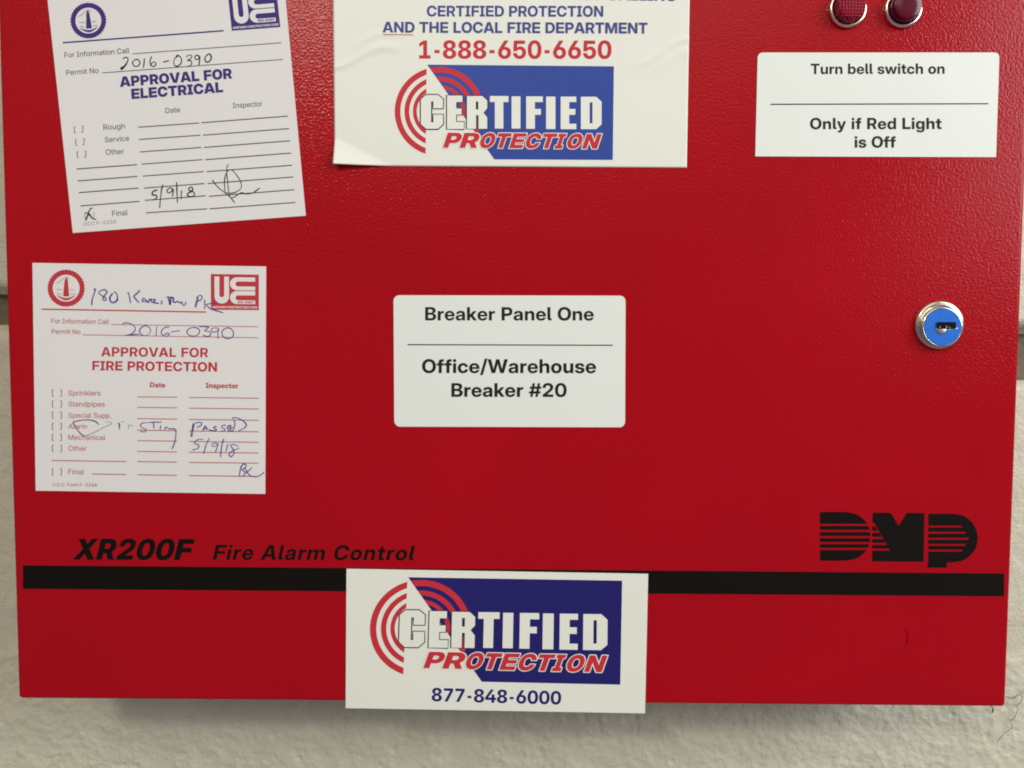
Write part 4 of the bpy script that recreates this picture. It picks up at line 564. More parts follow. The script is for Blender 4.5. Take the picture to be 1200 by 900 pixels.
def build_wall():
    def axis(lo, hi, step, far):
        a = list(np.arange(lo, hi + 1e-9, step))
        k, out = step, []
        x = lo
        while x > -far:
            k = min(k * 1.35, 0.08); x -= k; out.append(x)
        k, x, out2 = step, hi, []
        while x < far:
            k = min(k * 1.35, 0.08); x += k; out2.append(x)
        return out[::-1] + a + out2
    xs = axis(-0.33, 0.33, 0.00095, 1.3)
    zs = axis(-0.25, -0.17, 0.00095, 1.0)
    zs = [z for z in zs if z <= -0.17] + list(np.arange(-0.167, 0.12, 0.0028)) + [0.12 + 0.03 * k for k in range(1, 30)]
    jl, jr = on_plane(4, 362, DEPTH), on_plane(1196, 415, DEPTH)
    bed2 = on_plane(10, 740, DEPTH).z
    head = on_plane(545, 870, DEPTH).x
    v, deep = [], []
    for z in zs:
        for x in xs:
            lump = noise.noise((x * 150, z * 150, 1.7)) * 0.55 + noise.noise((x * 75 + 9, z * 75, 4.1)) * 0.3
            lump += 0.55 * noise.noise((x * 360, z * 360, 7.7))
            lump += 0.30 * (1 - 2 * abs(noise.noise((x * 120 + 5, z * 120, 9.3))))
            lump = max(lump, -0.12) + (-0.9 if noise.noise((x * 210, z * 210, 21.0)) > 0.62 else 0.0)
            wide = noise.noise((x * 14, z * 14, 2.0)) * 0.0008
            rough = 1.0 - smooth01((abs(x) - 0.31) / 0.05)
            rough *= (1.0 - smooth01((-0.235 - z) / 0.05)) * (1.0 - 0.45 * smooth01((z + 0.18) / 0.02)) * (1.0 - smooth01((z - 0.09) / 0.05))
            jz = jl.z + (jr.z - jl.z) * (x - jl.x) / (jr.x - jl.x)
            g = abs(z - jz) + noise.noise((x * 60, z * 60, 8.8)) * 0.0022
            groove = 0.0
            half = 0.0125 + 0.004 * smooth01((x - jl.x) / (jr.x - jl.x))
            if g < half:
                t = min(1.0, (half - g) / 0.005)
                groove = 0.014 * t * t * (3 - 2 * t)
            for d, wd, dp in ((abs(z - bed2), 0.007, 0.0009), (abs(x - head) if z < bed2 else 9, 0.0075, 0.0008)):
                if d < wd * 1.8:
                    t = max(0.0, min(1.0, (wd * 1.8 - d) / (wd * 0.8)))
                    groove += dp * t
                    rough *= 1 - 0.75 * t
            v.append((x, DEPTH + groove - wide - lump * 0.00095 * rough, z))
            deep.append(groove > 0.006)
    nx = len(xs)
    f = [(j * nx + i, j * nx + i + 1, (j + 1) * nx + i + 1, (j + 1) * nx + i) for j in range(len(zs) - 1) for i in range(nx - 1)]
    w = mesh_object('wall', v, f, PAINTED_WALL, smooth=True)
    w.data.materials.append(MORTAR)
    w.data.polygons.foreach_set('material_index', [int(deep[q[0]] and deep[q[2]]) for q in f])
    w['kind'] = 'structure'
    w['label'] = 'rough cream painted block wall behind the red alarm panel'


build_wall()

# ------------------------------------------------------------------ the fire alarm panel
X0, X1 = P(21, 819.3).x, P(1179, 827.5).x
Z0 = P(600, 824).z
Z1 = Z0 + 0.385
base = Vector(((X0 + X1) / 2, DEPTH, Z0))
panel = thing('fire_alarm_panel', base, 'red textured steel fire alarm control panel with keyed door on block wall', 'alarm panel')


def door_shape():
    """door: a pan with softly rolled edges and a 22 mm return"""
    prof = [(0.0, 0.022), (0.0, 0.0016), (0.0002, 0.0009), (0.0006, 0.00035), (0.0012, 0.00008), (0.002, 0.0)]   # inset, depth
    v, f, rings = [], [], []
    for ins, dep in prof:
        r = max(0.0018 - ins * 0.8, 0.0004)
        ring = []
        for cx, cz, a0 in ((X1 - ins - r, Z1 - ins - r, 0), (X0 + ins + r, Z1 - ins - r, 90), (X0 + ins + r, Z0 + ins + r, 180), (X1 - ins - r, Z0 + ins + r, 270)):
            for k in range(5):
                a = math.radians(a0 + k * 22.5)
                ring.append(len(v)); v.append((cx + r * math.cos(a), dep, cz + r * math.sin(a)))
        rings.append(ring)
    n = len(rings[0])
    for a, b in zip(rings, rings[1:]):
        for i in range(n):
            j = (i + 1) % n
            f.append((a[i], b[i], b[j], a[j])[::-1])
    f.append(tuple(rings[-1])[::-1])
    f.append(tuple(rings[0]))
    # consistent outward normals
    import bmesh
    me = bpy.data.meshes.new('tmp')
    me.from_pydata(v, [], f)
    bm = bmesh.new(); bm.from_mesh(me)
    bmesh.ops.recalc_face_normals(bm, faces=bm.faces)
    vv = [tuple(q.co) for q in bm.verts]; ff = [tuple(q.index for q in g.verts) for g in bm.faces]
    bm.free(); bpy.data.meshes.remove(me)
    return vv, ff


dv, df = door_shape()
door = mesh_object('door', dv, df, RED, panel, base)
g = 0.0035
bx = [(X0 + g, 0.0225), (X1 - g, DEPTH - 0.0035)]
cz0, cz1 = Z0 + g, Z1 - g
cv = [(x, y, z) for x in (X0 + g, X1 - g) for y in (0.0225, DEPTH + 0.004) for z in (cz0, cz1)]
cf = [(0, 1, 3, 2), (4, 6, 7, 5), (0, 4, 5, 1), (2, 3, 7, 6), (0, 2, 6, 4), (1, 5, 7, 3)]
mesh_object('cabinet', cv, cf, RED, panel, base)

s = Shape(0.00006)
s.poly([(27, 662.5), (1176.7, 672), (1176.7, 698.8), (27, 690)])
stripe = s.build('stripe', BLACK, panel, base)
stripe['label'] = 'long black stripe'
s = Shape(0.00006)
s.text('XR200F', 'black', 85.4, 655.8, 228.3, 656.3, 24.6, 0.24)
s.build('lettering', BLACK, panel, base)
s = Shape(0.00006)
s.text('Fire Alarm Control', 'bold', 249.4, 655.8, 486.3, 656.6, 17.4, 0.21)
s.build('lettering', BLACK, panel, base)


def maker_mark():
    """three black letter shapes, the left side of each cut by five thin red gaps"""
    k, ox, oy = 4.2857, 920, 570
    s = Shape(0.00006)
    gaps = [(188, 198), (218, 229), (249, 260), (279, 290), (308, 319)]

    def bands(top, bot, right, left, dy=0):
        ys = [top] + [q + dy for gp in gaps for q in gp] + [bot]
        for a, b in zip(ys[::2], ys[1::2]):
            n = 8
            R = [(right(a + (b - a) * i / n), a + (b - a) * i / n) for i in range(n + 1)]
            s.poly([(ox + x / k, oy + y / k) for x, y in [(left, a)] + R + [(left, b)]])

    def d_right(y):
        c, r = 250.5, 122.5
        t = max(-1, min(1, (y - c) / r))
        return 300 + 128 * math.sqrt(max(0.0, 1 - abs(t) ** 2.2))
    bands(128, 373, d_right, 175)
    # M: solid body with a notch, bands at the left
    def m_left(y):
        return 437 + max(0, min(1, (y - 180) / 141)) * 90
    body = [(440, 132), (530, 132), (570, 197), (612, 132), (700, 134), (696, 378), (437, 376), (437, 322), (527, 322), (447, 182), (438, 182)]
    s.poly([(ox + x / k, oy + y / k) for x, y in body])
    ys = [182] + [q + 4 for gp in gaps for q in gp] + [322]
    for i in range(1, 5):
        a, b = gaps[i - 1][1] + 4, gaps[i][0] + 4
        s.poly([(ox + x / k, oy + y / k) for x, y in [(437, a), (m_left(a) + 1, a), (m_left(b) + 1, b), (437, b)]])
    # P: bowl with arrow-shaped gap ends
    bowl = [(721, 137), (840, 137)]
    for i in range(1, 24):
        a = math.radians(-90 + i * 180 / 24)
        bowl.append((845 + 122 * math.cos(a), 259 + 122 * math.sin(a)))
    bowl += [(840, 381), (812, 381), (812, 408), (716, 408), (717, 326)]
    ends = [890, 908, 922, 908, 890]
    inner = []
    for (a, b), e in list(zip(gaps, ends))[::-1]:
        inner += [(717, b + 10), (e - 4, b + 10), (e, a + 10), (717, a + 10)]
    # build as bands: top, between the gaps, bottom, plus the bowl's right side
    def p_right(y):
        t = (y - 259) / 122
        return 845 + 122 * math.sqrt(max(0.0, 1 - t * t))
    gp = [(a + 9, b + 8) for a, b in gaps]
    ys = [137] + [q for g_ in gp for q in g_] + [381]
    for a, b in zip(ys[::2], ys[1::2]):
        n = 8
        R = [(p_right(a + (b - a) * i / n), a + (b - a) * i / n) for i in range(n + 1)]
        s.poly([(ox + x / k, oy + y / k) for x, y in [(719, a)] + R + [(719, b)]])
    for (a, b), e in zip(gp, ends):
        n = 4
        R = [(p_right(a + (b - a) * i / n), a + (b - a) * i / n) for i in range(n + 1)]
        s.poly([(ox + x / k, oy + y / k) for x, y in [(e, a)] + R + [(e - 3 if e < 915 else e, b)]])
    s.poly([(ox + x / k, oy + y / k) for x, y in [(717, 381), (812, 381), (812, 408), (715, 408)]])
    s.build('emblem', BLACK, panel, base)


maker_mark()


def lathe(prof, center, n=48, tilt=(0, 0)):
    """turned shape about an axis normal to the door; prof = (radius, height) from outside in"""
    v, f = [], []
    for r, h in prof:
        for k in range(n):
            a = 2 * math.pi * k / n
            x, z = r * math.cos(a), r * math.sin(a)
            v.append((center.x + x, -h - tilt[0] * x - tilt[1] * z, center.z + z))
    for i in range(len(prof) - 1):
        for k in range(n):
            j = (k + 1) % n
            f.append((i * n + k, i * n + j, (i + 1) * n + j, (i + 1) * n + k))
    if prof[-1][0] > 1e-7:
        f.append(tuple((len(prof) - 1) * n + k for k in range(n)))
    return v, f


def arc_prof(r0, h0, r1, h1, n=6, bulge=1.0):
    """quarter-round from (r0, h0) up to (r1, h1)"""
    return [(r1 + (r0 - r1) * math.cos(t * math.pi / 2), h0 + (h1 - h0) * math.sin(t * math.pi / 2) * bulge) for t in [i / n for i in range(n + 1)]]


def child_mesh(name, v, f, m, parent, smooth=False):
    """sub-part of a part whose own origin already sits at the panel's base"""
    return mesh_object(name, v, f, m, parent, base, smooth)


def make_lamp(px, py, m, waffle, label):
    c = P(px, py)
    prof = [(0.0083, 0.0)] + arc_prof(0.0083, 0.0004, 0.0076, 0.0022) + [(0.0072, 0.0023), (0.0068, 0.0019), (0.0066, 0.0008)]
    v, f = lathe(prof, c)
    lamp = mesh_object('indicator_lamp', v, f[:-1], CHROME, panel, base, smooth=True)
    lamp['label'] = label
    top = [(0.0057, 0.0063), (0.003, 0.0066), (0.0, 0.0067)] if waffle else [(0.0056, 0.0062), (0.0045, 0.0064), (0.003, 0.00645), (0.0015, 0.0065), (0.0, 0.0065)]
    prof = [(0.00655, 0.0006), (0.0063, 0.0035), (0.0060, 0.0057), (0.0059, 0.0061)] + top
    v, f = lathe(prof, c)
    child_mesh('lens', v, f, m, lamp, True)


make_lamp(992.3, 11.5, LENS_WAFFLE, True, 'chrome bezel lamp with waffled red lens')
make_lamp(1057.0, 11.5, LENS_SMOOTH, False, 'chrome bezel lamp with smooth dark maroon lens')


def make_lock():
    c = P(1099.4, 380.9)
    prof = [(0.0109, 0.0)] + arc_prof(0.0109, 0.0005, 0.0098, 0.0022, 6) + [(0.0094, 0.0022), (0.0093, 0.0016), (0.0090, 0.0015), (0.004, 0.0015)]
    v, f = lathe(prof, c, 64)
    lock = mesh_object('lock', v, f, CHROME, panel, base, smooth=True)
    b = P(1099.0, 383.4)
    b = Vector((b.x, 0, b.z))
    tl = (0.02, -0.05)
    prof = [(0.0089, 0.0012), (0.0089, 0.0034)] + arc_prof(0.0089, 0.0036, 0.0084, 0.0042, 4) + [(0.0083, 0.0042), (0.0082, 0.0038), (0.004, 0.0038)]
    v, f = lathe(prof, b, 64, tl)
    child_mesh('barrel', v, f, CHROME, lock, True)
    prof = [(0.0081, 0.0030), (0.0081, 0.0041), (0.0080, 0.00425), (0.0, 0.00425)]
    v, f = lathe(prof, b, 64, tl)
    face = child_mesh('lock_face', v, f, LOCK_BLUE, lock)
    kx, kz = -0.0005, -0.0010
    k = Vector((b.x + 0.0006 * 0 + kx, 0, b.z + kz))
    prof = [(0.0024, 0.0038), (0.0023, 0.0045), (0.0020, 0.0046), (0.0, 0.0046)]
    v, f = lathe(prof, k, 32, tl)
    child_mesh('keyway_plug', v, f, STEEL, lock, True)
    x0, x1, z0, z1 = k.x - 0.0022, k.x + 0.0060, k.z + 0.0002, k.z + 0.0032
    r = 0.0004
    ring = [(x0 + r, z0), (x1 - r, z0), (x1, z0 + r), (x1, z1 - r), (x1 - r, z1), (x0 + r, z1), (x0, z1 - r), (x0, z0 + r)]
    v = [(x, -0.0043, z) for x, z in ring] + [(x, -0.0049, z) for x, z in ring]
    n = len(ring)
    f = [tuple(range(n, 2 * n))] + [(i, (i + 1) % n, n + (i + 1) % n, n + i) for i in range(n)]
    child_mesh('keyhole', v, f, DARK, lock)
    # wafer edges glinting inside the slot, and the scratch a key left across the face
    v, f = [], []
    for a, w, t in ((-0.0012, 0.0004, 0.0006), (0.0016, 0.0005, 0.0009), (0.0030, 0.0004, 0.0005)):
        i = len(v)
        v += [(k.x + a, -0.00495, z0 + 0.0004), (k.x + a + w, -0.00495, z0 + 0.0004), (k.x + a + w, -0.00495, z0 + 0.0004 + t), (k.x + a, -0.00495, z0 + 0.0004 + t)]
        f.append((i, i + 1, i + 2, i + 3))
    child_mesh('wafer', v, f, STEEL, lock)
    v = [(k.x + 0.0028, -0.00450, k.z - 0.0003), (k.x + 0.0072, -0.00462, k.z + 0.0003), (k.x + 0.0070, -0.00462, k.z + 0.00075), (k.x + 0.0030, -0.00450, k.z + 0.0002)]
    child_mesh('scratch', v, [(0, 1, 2, 3)], PAPER, lock)


make_lock()
s = Shape(0.00005)
s.pen([(783, 112), (790, 128), (791, 146), (787, 166)], 2.2, (800, 700, 3))
s.build('scuff', SCUFF, panel, base)


# ------------------------------------------------------------------ the two inspection stickers
def seal(center, R, r, ink, parent, origin, rot=0.0):
    """round seal: scalloped ring, monument on a crescent of ground"""
    cx, cy = center
    def T(x, y):
        c_, s_ = math.cos(rot), math.sin(rot)
        return (cx + c_ * x - s_ * y, cy + s_ * x + c_ * y)
    s = Shape(INK)
    N = 216
    outer = [T(*[q * (R + 0.45 * math.cos(36 * 2 * math.pi * k / N)) for q in (math.cos(2 * math.pi * k / N), math.sin(2 * math.pi * k / N))]) for k in range(N)]
    inner = [T(r * math.cos(2 * math.pi * k / 72), r * math.sin(2 * math.pi * k / 72)) for k in range(72)]
    s.loops([outer, inner])
    u = r / 15.5
    s.loops([[T(x * u, y * u) for x, y in [(-0.5, -12.6), (0.6, -12.6), (1.9, -8), (3.6, 9.5), (-3.4, 9.5), (-1.9, -8)]]])
    cres = [(-10 + 20 * i / 14, 8.2 + 3.2 * math.sin(math.pi * i / 14)) for i in range(15)]
    cres2 = [(x, 9.0 + 5.0 * math.sin(math.pi * i / 14)) for i, (x, y) in enumerate(cres)]
    s.loops([[T(x * u, y * u) for x, y in cres + cres2[::-1]]])
    for q in ([(-11.5, -6.0), (-8, -6.8), (-5, -9.5), (-1.5, -12.0)], [(1, -12.5), (3, -11.8), (3.4, -10)], [(-11, 1.6), (-4, 1.8)], [(4, 1.8), (9.5, 1.6)], [(-11, 6.6), (-5, 6.8)], [(5, 6.8), (11, 6.6)]):
        s.strip([T(x * u, y * u) for x, y in q], 0.5)
    return s.build('seal', ink, parent, origin)


def code_emblem(quad, ink, paper, parent, origin):
    """square emblem: U and two stacked C shapes in reverse, small words under them"""
    def T(x, y):
        return lerp2(quad, (x - 580) / 422, (y - 122) / 315)
    s = Shape(INK)
    s.poly([T(580, 122), T(1002, 122), T(1002, 437), T(580, 437)])
    o = s.build('emblem', ink, parent, origin)
    t = Shape(INK + LAYER)
    half = [math.pi * i / 16 for i in range(17)]
    U = [(612, 143)] + [(676 - 64 * math.cos(a), 318 + 64 * math.sin(a)) for a in half] + [(740, 143), (697, 143)]
    U += [(676 + 21 * math.cos(a), 305 + 21 * math.sin(a)) for a in half] + [(655, 143)]
    t.poly([T(*q) for q in U])
    for y0, y1, i0, i1 in ((148, 263, 185, 229), (270, 385, 308, 352)):
        ro, ri = (y1 - y0) / 2, (i1 - i0) / 2
        mo, mi = (y0 + y1) / 2, (i0 + i1) / 2
        C = [(970, y0)] + [(748 + ro * 1.1 - ro * 1.1 * math.sin(a), mo - ro * math.cos(a)) for a in half] + [(970, y1), (970, i1)]
        C += [(797 + ri - ri * math.sin(a), mi + ri * math.cos(a)) for a in half] + [(970, i0)]
        t.poly([T(*q) for q in C])
    t.text('UNIFORM CONSTRUCTION CODE', 'bold', 592, 423, 990, 423, 19, 0, T)
    t.build('emblem_lettering', paper, o, origin)
    w = Shape(INK + 2 * LAYER)
    w.text('NEW JERSEY', 'bold', 812, 378, 962, 378, 19, 0.15, T)
    w.build('emblem_words', ink, o, origin)


def electrical_sticker():
    quad = [(55.6, -5.0), (332.5, -25.5), (358.5, 252.9), (85.7, 273.1)]
    org = P(222, 263)
    t = thing('inspection_sticker', org, 'tilted white approval for electrical sticker with purple heading and black handwriting', 'sticker')
    sheet(quad).build('paper', PAPER, t, org)
    seal((104.0, 24.4), 20.8, 15.2, PURPLE, t, org, -0.075)
    code_emblem([(267.4, -6.3), (324.1, -10.7), (328.7, 32.0), (272.0, 36.4)], PURPLE, PAPER, t, org)
    tr = (40, 0, 3.2147)
    s = Shape(INK)
    s.line(74, 50.4, 262.4, 36.3, 1.7)
    s.text('APPROVAL FOR', 'black', 141.1, 102.2, 272.6, 92.2, 12.0)
    s.text('ELECTRICAL', 'black', 154.8, 116.4, 262.0, 108.2, 12.0)
    s.build('heading', PURPLE, t, org)
    s = Shape(INK)
    words('printed_line', GREY_INK, t, org, 'For Information Call', 'regular', 76.2, 67.9, 152.2, 62.4, 6.0)
    words('printed_line', GREY_INK, t, org, 'Permit No', 'regular', 78.2, 88.4, 116.0, 85.7, 6.0)
    words('printed_line', GREY_INK, t, org, 'Date', 'regular', 194.5, 132.9, 211.5, 131.6, 6.0)
    words('printed_line', GREY_INK, t, org, 'Inspector', 'regular', 273.3, 127.0, 307.8, 124.5, 6.0)
    for a, b, w, x0, y0, x1, y1 in ((153, 490, 'Rough', 263, 490, 344, 485), (158, 537, 'Service', 268, 537, 359, 531), (164, 584, 'Other', 272, 584, 340, 580)):
        words('printed_line', GREY_INK, t, org, w, 'regular', *[q / 3.2147 + o for q, o in ((x0, 40), (y0, 0), (x1, 40), (y1, 0))], 6.2)
        for dx, d in ((0, 1), (32, -1)):
            bx, by = 40 + (a + dx) / 3.2147, (b - dx * .075) / 3.2147
            s.strip([(bx + 1.6 * d, by - 3.9), (bx - .3 * d, by - 3.7), (bx + .4 * d, by + 3.7), (bx + 2.1 * d, by + 3.5)], 0.8)
    words('printed_line', GREY_INK, t, org, 'Final', 'regular', 132.0, 253.4, 150.2, 252.1, 6.2)
    s.build('check_boxes', GREY_INK, t, org)
    s = Shape(INK)
    words('printed_line', PALE_GREY_INK, t, org, 'OCC F-022A', 'regular', 98.6, 264.7, 137.0, 261.6, 4.0)
    for dx in (0, 36):
        bx, by = 99.5 + dx / 3.2147, 253.4 - dx * .02
        d = 1 if dx == 0 else -1
        s.strip([(bx + 1.6 * d, by - 3.7), (bx, by - 3.6), (bx + .4 * d, by + 3.4), (bx + 1.9 * d, by + 3.3)], 0.7)
    s.build('check_boxes', PALE_GREY_INK, t, org)
    s = Shape(INK)
    s.line(155.6, 63.4, 330, 50.4, 0.9)
    s.line(120.3, 85.7, 331.7, 69.9, 0.9)
    for q in ((393, 480, 623, 464), (396, 526, 627, 510), (400, 573, 631, 556), (406, 619, 634, 602), (411, 664, 640, 647), (415, 709, 643, 692), (419, 755, 648, 738), (423, 802, 653, 787),
              (632, 463, 957, 438), (637, 510, 961, 485), (641, 556, 965, 531), (646, 602, 969, 577), (651, 647, 973, 623), (655, 692, 977, 667), (659, 740, 981, 715), (662, 787, 985, 763),
              (162, 637, 389, 621), (166, 682, 390, 665), (170, 726, 395, 709), (177, 776, 398, 759)):
        s.line(40 + q[0] / 3.2147, q[1] / 3.2147, 40 + q[2] / 3.2147, q[3] / 3.2147, 1.1)
    s.build('ruled_lines', GREY_INK, t, org)
    s = Shape(INK + LAYER)
    a, b = (50, 0, 7.5), (200, 0, 7.5)
    W = 1.5
    s.pen([(707, 522), (728, 506), (750, 512), (752, 535), (728, 578), (704, 608), (692, 610), (697, 596), (722, 585), (742, 560)], W, a)
    s.pen([(800, 533), (795, 560), (812, 584), (840, 582), (858, 558), (850, 532), (826, 524), (805, 534)], W, a)
    s.pen([(897, 515), (895, 555), (888, 600)], W, a)
    s.pen([(962, 498), (950, 525), (948, 560), (962, 583), (988, 582), (999, 562), (986, 546), (964, 555), (955, 572)], W, a)
    s.pen([(1060, 548), (1085, 543), (1114, 534)], W, a)
    s.pen([(72, 492), (40, 515), (30, 555), (45, 582), (75, 578), (98, 548), (92, 508), (66, 488), (50, 500)], W, b)
    s.pen([(138, 502), (165, 486), (190, 492), (180, 515), (152, 533), (180, 536), (188, 558), (172, 582), (152, 584)], W, b)
    s.pen([(256, 497), (232, 488), (215, 505), (228, 526), (250, 516), (258, 496), (258, 530), (250, 580)], W, b)
    s.pen([(335, 478), (310, 498), (304, 528), (320, 548), (345, 540), (360, 510), (352, 482), (330, 476)], W, b)
    s.build('handwriting', PEN_BLACK, t, org)
    s = Shape(INK + LAYER)
    d = (85, 205, 7.742)
    s.pen([(728, 155), (728, 182), (760, 184), (768, 200), (752, 222), (722, 228)], W, d)
    s.pen([(728, 155), (752, 142), (775, 138)], W, d)
    s.pen([(825, 88), (812, 130), (802, 210), (793, 305)], W, d)
    s.pen([(915, 135), (895, 118), (868, 130), (862, 152), (880, 165), (902, 150), (916, 128), (915, 170), (908, 200)], W, d)
    s.pen([(948, 65), (950, 140), (955, 255)], W, d)
    s.pen([(992, 140), (988, 222)], W, d)
    s.pen([(1095, 135), (1085, 112), (1060, 118), (1062, 140), (1098, 155), (1112, 178), (1085, 198), (1050, 190), (1048, 170), (1075, 155), (1098, 132)], W, d)
    s.build('handwriting', PEN_BLACK, t, org)
    s = Shape(INK + LAYER)
    g = (230, 185, 13.333)
    s.pen([(518, 105), (490, 130), (480, 185), (486, 300), (500, 420), (512, 540), (535, 610)], 1.05, g)
    s.pen([(462, 560), (448, 470), (450, 330), (478, 235), (510, 196), (545, 188), (590, 215), (650, 290), (695, 365), (712, 430), (695, 485), (640, 528), (560, 552), (465, 548)], 1.25, g)
    s.pen([(258, 348), (300, 410), (360, 475), (440, 535), (510, 590), (560, 645), (606, 704)], 1.6, g)
    s.pen([(545, 632), (600, 612), (660, 572), (715, 545), (770, 562), (830, 562), (890, 548), (940, 515), (998, 470)], 1.3, g)
    s.build('signature', PEN_BLACK, t, org)
    s = Shape(INK + LAYER)
    s.pen([(186, 305), (170, 305), (152, 335), (135, 385), (122, 415)], 1.7, d)
    s.pen([(120, 350), (142, 345), (160, 360), (185, 395), (220, 404)], 1.5, d)
    s.pen([(126, 400), (140, 372), (165, 362)], 1.3, d)
    s.build('check_mark', PEN_BLACK, t, org)


def fire_sticker():
    quad = [(38.4, 308.1), (312.0, 312.3), (311.0, 578.7), (42.2, 574.9)]
    org = P(176, 577)
    t = thing('inspection_sticker', org, 'square white approval for fire protection sticker with red heading and blue handwriting', 'sticker')
    sheet(quad).build('paper', PAPER, t, org)
    seal((78.0, 337.7), 21.6, 15.8, FORM_RED, t, org, 0.01)
    code_emblem([(247.4, 321.2), (303.6, 321.9), (303.6, 363.4), (247.6, 363.0)], FORM_RED, PAPER, t, org)
    k, ox, oy = 3.1032, 20, 300
    tr = (ox, oy, k)
    s = Shape(INK)
    s.line(49.3, 362.3, 242.0, 365.7, 1.5)
    s.text('APPROVAL FOR', 'bold', 118.9, 417.6, 244.2, 418.6, 10.9)
    s.text('FIRE PROTECTION', 'bold', 108.7, 433.8, 254.6, 435.4, 10.9)
    s.text('Date', 'bold', 176.3, 453.7, 194.0, 454.0, 5.8)
    s.text('Inspector', 'bold', 241.7, 454.5, 279.6, 454.8, 5.8)
    s.build('heading', FORM_RED, t, org)
    s = Shape(INK)
    words('printed_line', FORM_RED_PALE, t, org, 'For Information Call', 'regular', 60.7, 378.8, 128.0, 379.8, 5.4)
    words('printed_line', FORM_RED_PALE, t, org, 'Permit No', 'regular', 61.0, 391.0, 94.7, 391.5, 5.4)
    for w, x1, y in (('Sprinklers', 305, 507), ('Standpipes', 320, 547), ('Special Supp.', 344, 588), ('Alarm', 255, 628), ('Mechanical', 322, 668), ('Other', 254, 708), ('Final', 245, 793)):
        words('printed_line', FORM_RED_PALE, t, org, w, 'regular', 20 + 188 / k, 300 + y / k, 20 + x1 / k, 300 + y / k + .2, 5.9)
    words('printed_line', FORM_RED_PALE, t, org, 'U.C.C. Form F-224A', 'regular', 62.0, 569.6, 114.2, 570.0, 3.9)
    s = Shape(INK)
    for y in (498, 538, 578, 619, 659, 699, 784):
        for x, d in ((130, 1), (163, -1)):
            bx, by = ox + x / k, oy + y / k
            s.strip([(bx + 1.8 * d, by - 3.9), (bx, by - 3.9), (bx, by + 3.9), (bx + 1.8 * d, by + 3.9)], 0.75)
    s.build('check_boxes', GREY_INK, t, org)
    s = Shape(INK)
    s.line(130.7, 380.3, 302.7, 382.9, 0.8)
    s.line(97.3, 392.3, 302.7, 395.8, 0.8)
    for y0, y1 in ((512, 513), (550, 552), (591, 593), (633, 635), (671, 673), (710, 712), (747, 749), (795, 797)):
        s.line(ox + 439 / k, oy + y0 / k, ox + 583 / k, oy + y1 / k, 0.95)
        s.line(ox + 626 / k, oy + (y1 + 1) / k, ox + 879 / k, oy + (y1 + 4) / k, 0.95)
    s.line(ox + 128 / k, oy + 743 / k, ox + 398 / k, oy + 747 / k, 0.95)
    s.line(ox + 275 / k, oy + 792 / k, ox + 398 / k, oy + 794 / k, 0.95)
    s.build('ruled_lines', FORM_RED_PALE, t, org)
    A, B, W = (40, 305, 7.5), (170, 305, 7.5), 1.35
    s = Shape(INK + 2 * LAYER + .00002)
    e = (100, 325, 8.0)
    s.pen([(102, 106), (88, 150), (70, 205), (64, 262)], 1.7, e)
    s.pen([(86, 102), (92, 118), (98, 108)], 1.4, e)
    s.pen([(205, 138), (190, 116), (150, 124), (130, 145), (155, 168), (192, 190), (196, 216), (172, 212), (172, 188), (200, 150), (212, 132)], 1.4, e)
    s.pen([(262, 150), (238, 180), (236, 215), (258, 236), (292, 225), (306, 190), (296, 150), (272, 138)], 1.6, e)
    s.pen([(312, 208), (290, 228), (262, 238)], 1.5, e)
    s.pen([(404, 138), (418, 180), (428, 242)], 1.4, e)
    s.pen([(518, 130), (506, 126), (496, 145), (462, 172), (470, 196), (508, 238)], 1.4, e)
    s.pen([(540, 235), (545, 198), (566, 206), (588, 236)], 1.4, e)
    s.pen([(544, 226), (586, 224)], 1.0, e)
    s.pen([(598, 240), (602, 208), (626, 206), (618, 222), (645, 236)], 1.3, e)
    s.pen([(634, 208), (660, 210), (648, 238), (696, 242)], 1.3, e)
    s.pen([(722, 216), (718, 254)], 1.4, e)
    s.pen([(780, 190), (792, 222), (798, 256), (804, 205), (810, 196)], 1.7, e)
    s.pen([(766, 186), (800, 186), (835, 192)], 1.5, e)
    s.pen([(808, 196), (834, 198), (826, 226), (850, 234), (870, 224), (892, 240), (906, 230), (912, 244), (924, 262), (944, 250), (942, 228)], 1.3, e)
    s.pen([(1062, 190), (1048, 230), (1036, 282)], 1.7, e)
    s.pen([(1046, 200), (1062, 176), (1086, 170), (1100, 186), (1084, 212), (1050, 226)], 1.3, e)
    s.pen([(525, 345), (529, 390), (525, 430)], W, B)
    s.pen([(626, 375), (580, 380), (538, 388)], W, B)
    s.pen([(540, 392), (580, 426), (636, 444), (690, 461)], W, B)
    s.build('handwriting', PEN_BLUE, t, org)
    s = Shape(INK + LAYER)
    W = 1.2
    s.pen([(780, 560), (805, 549), (850, 556), (888, 585), (888, 618), (856, 648), (802, 661), (850, 655), (935, 650)], W, A)
    s.pen([(975, 574), (942, 595), (930, 625), (950, 655), (985, 662), (1018, 645), (1026, 610), (1005, 582), (970, 574)], W, A)
    s.pen([(1083, 580), (1077, 620), (1076, 668)], W, A)
    s.pen([(217, 585), (182, 590), (152, 612), (148, 645), (178, 667), (208, 662), (216, 647), (196, 641), (174, 655)], W, B)
    s.pen([(230, 630), (270, 624), (312, 618)], W, B)
    s.pen([(420, 590), (385, 605), (370, 632), (395, 660), (440, 665), (475, 645), (480, 612), (450, 592), (415, 590)], W, B)
    s.pen([(480, 582), (530, 584), (562, 590), (525, 618), (562, 625), (582, 645), (556, 670), (510, 658)], W, B)
    s.pen([(650, 600), (618, 594), (590, 602), (586, 622), (612, 632), (645, 616), (652, 600), (642, 650), (648, 690)], W, B)
    s.pen([(725, 592), (690, 610), (678, 645), (700, 680), (740, 688), (774, 668), (778, 630), (755, 600), (720, 592)], W, B)
    s.build('handwriting', PEN_BLUE, t, org)
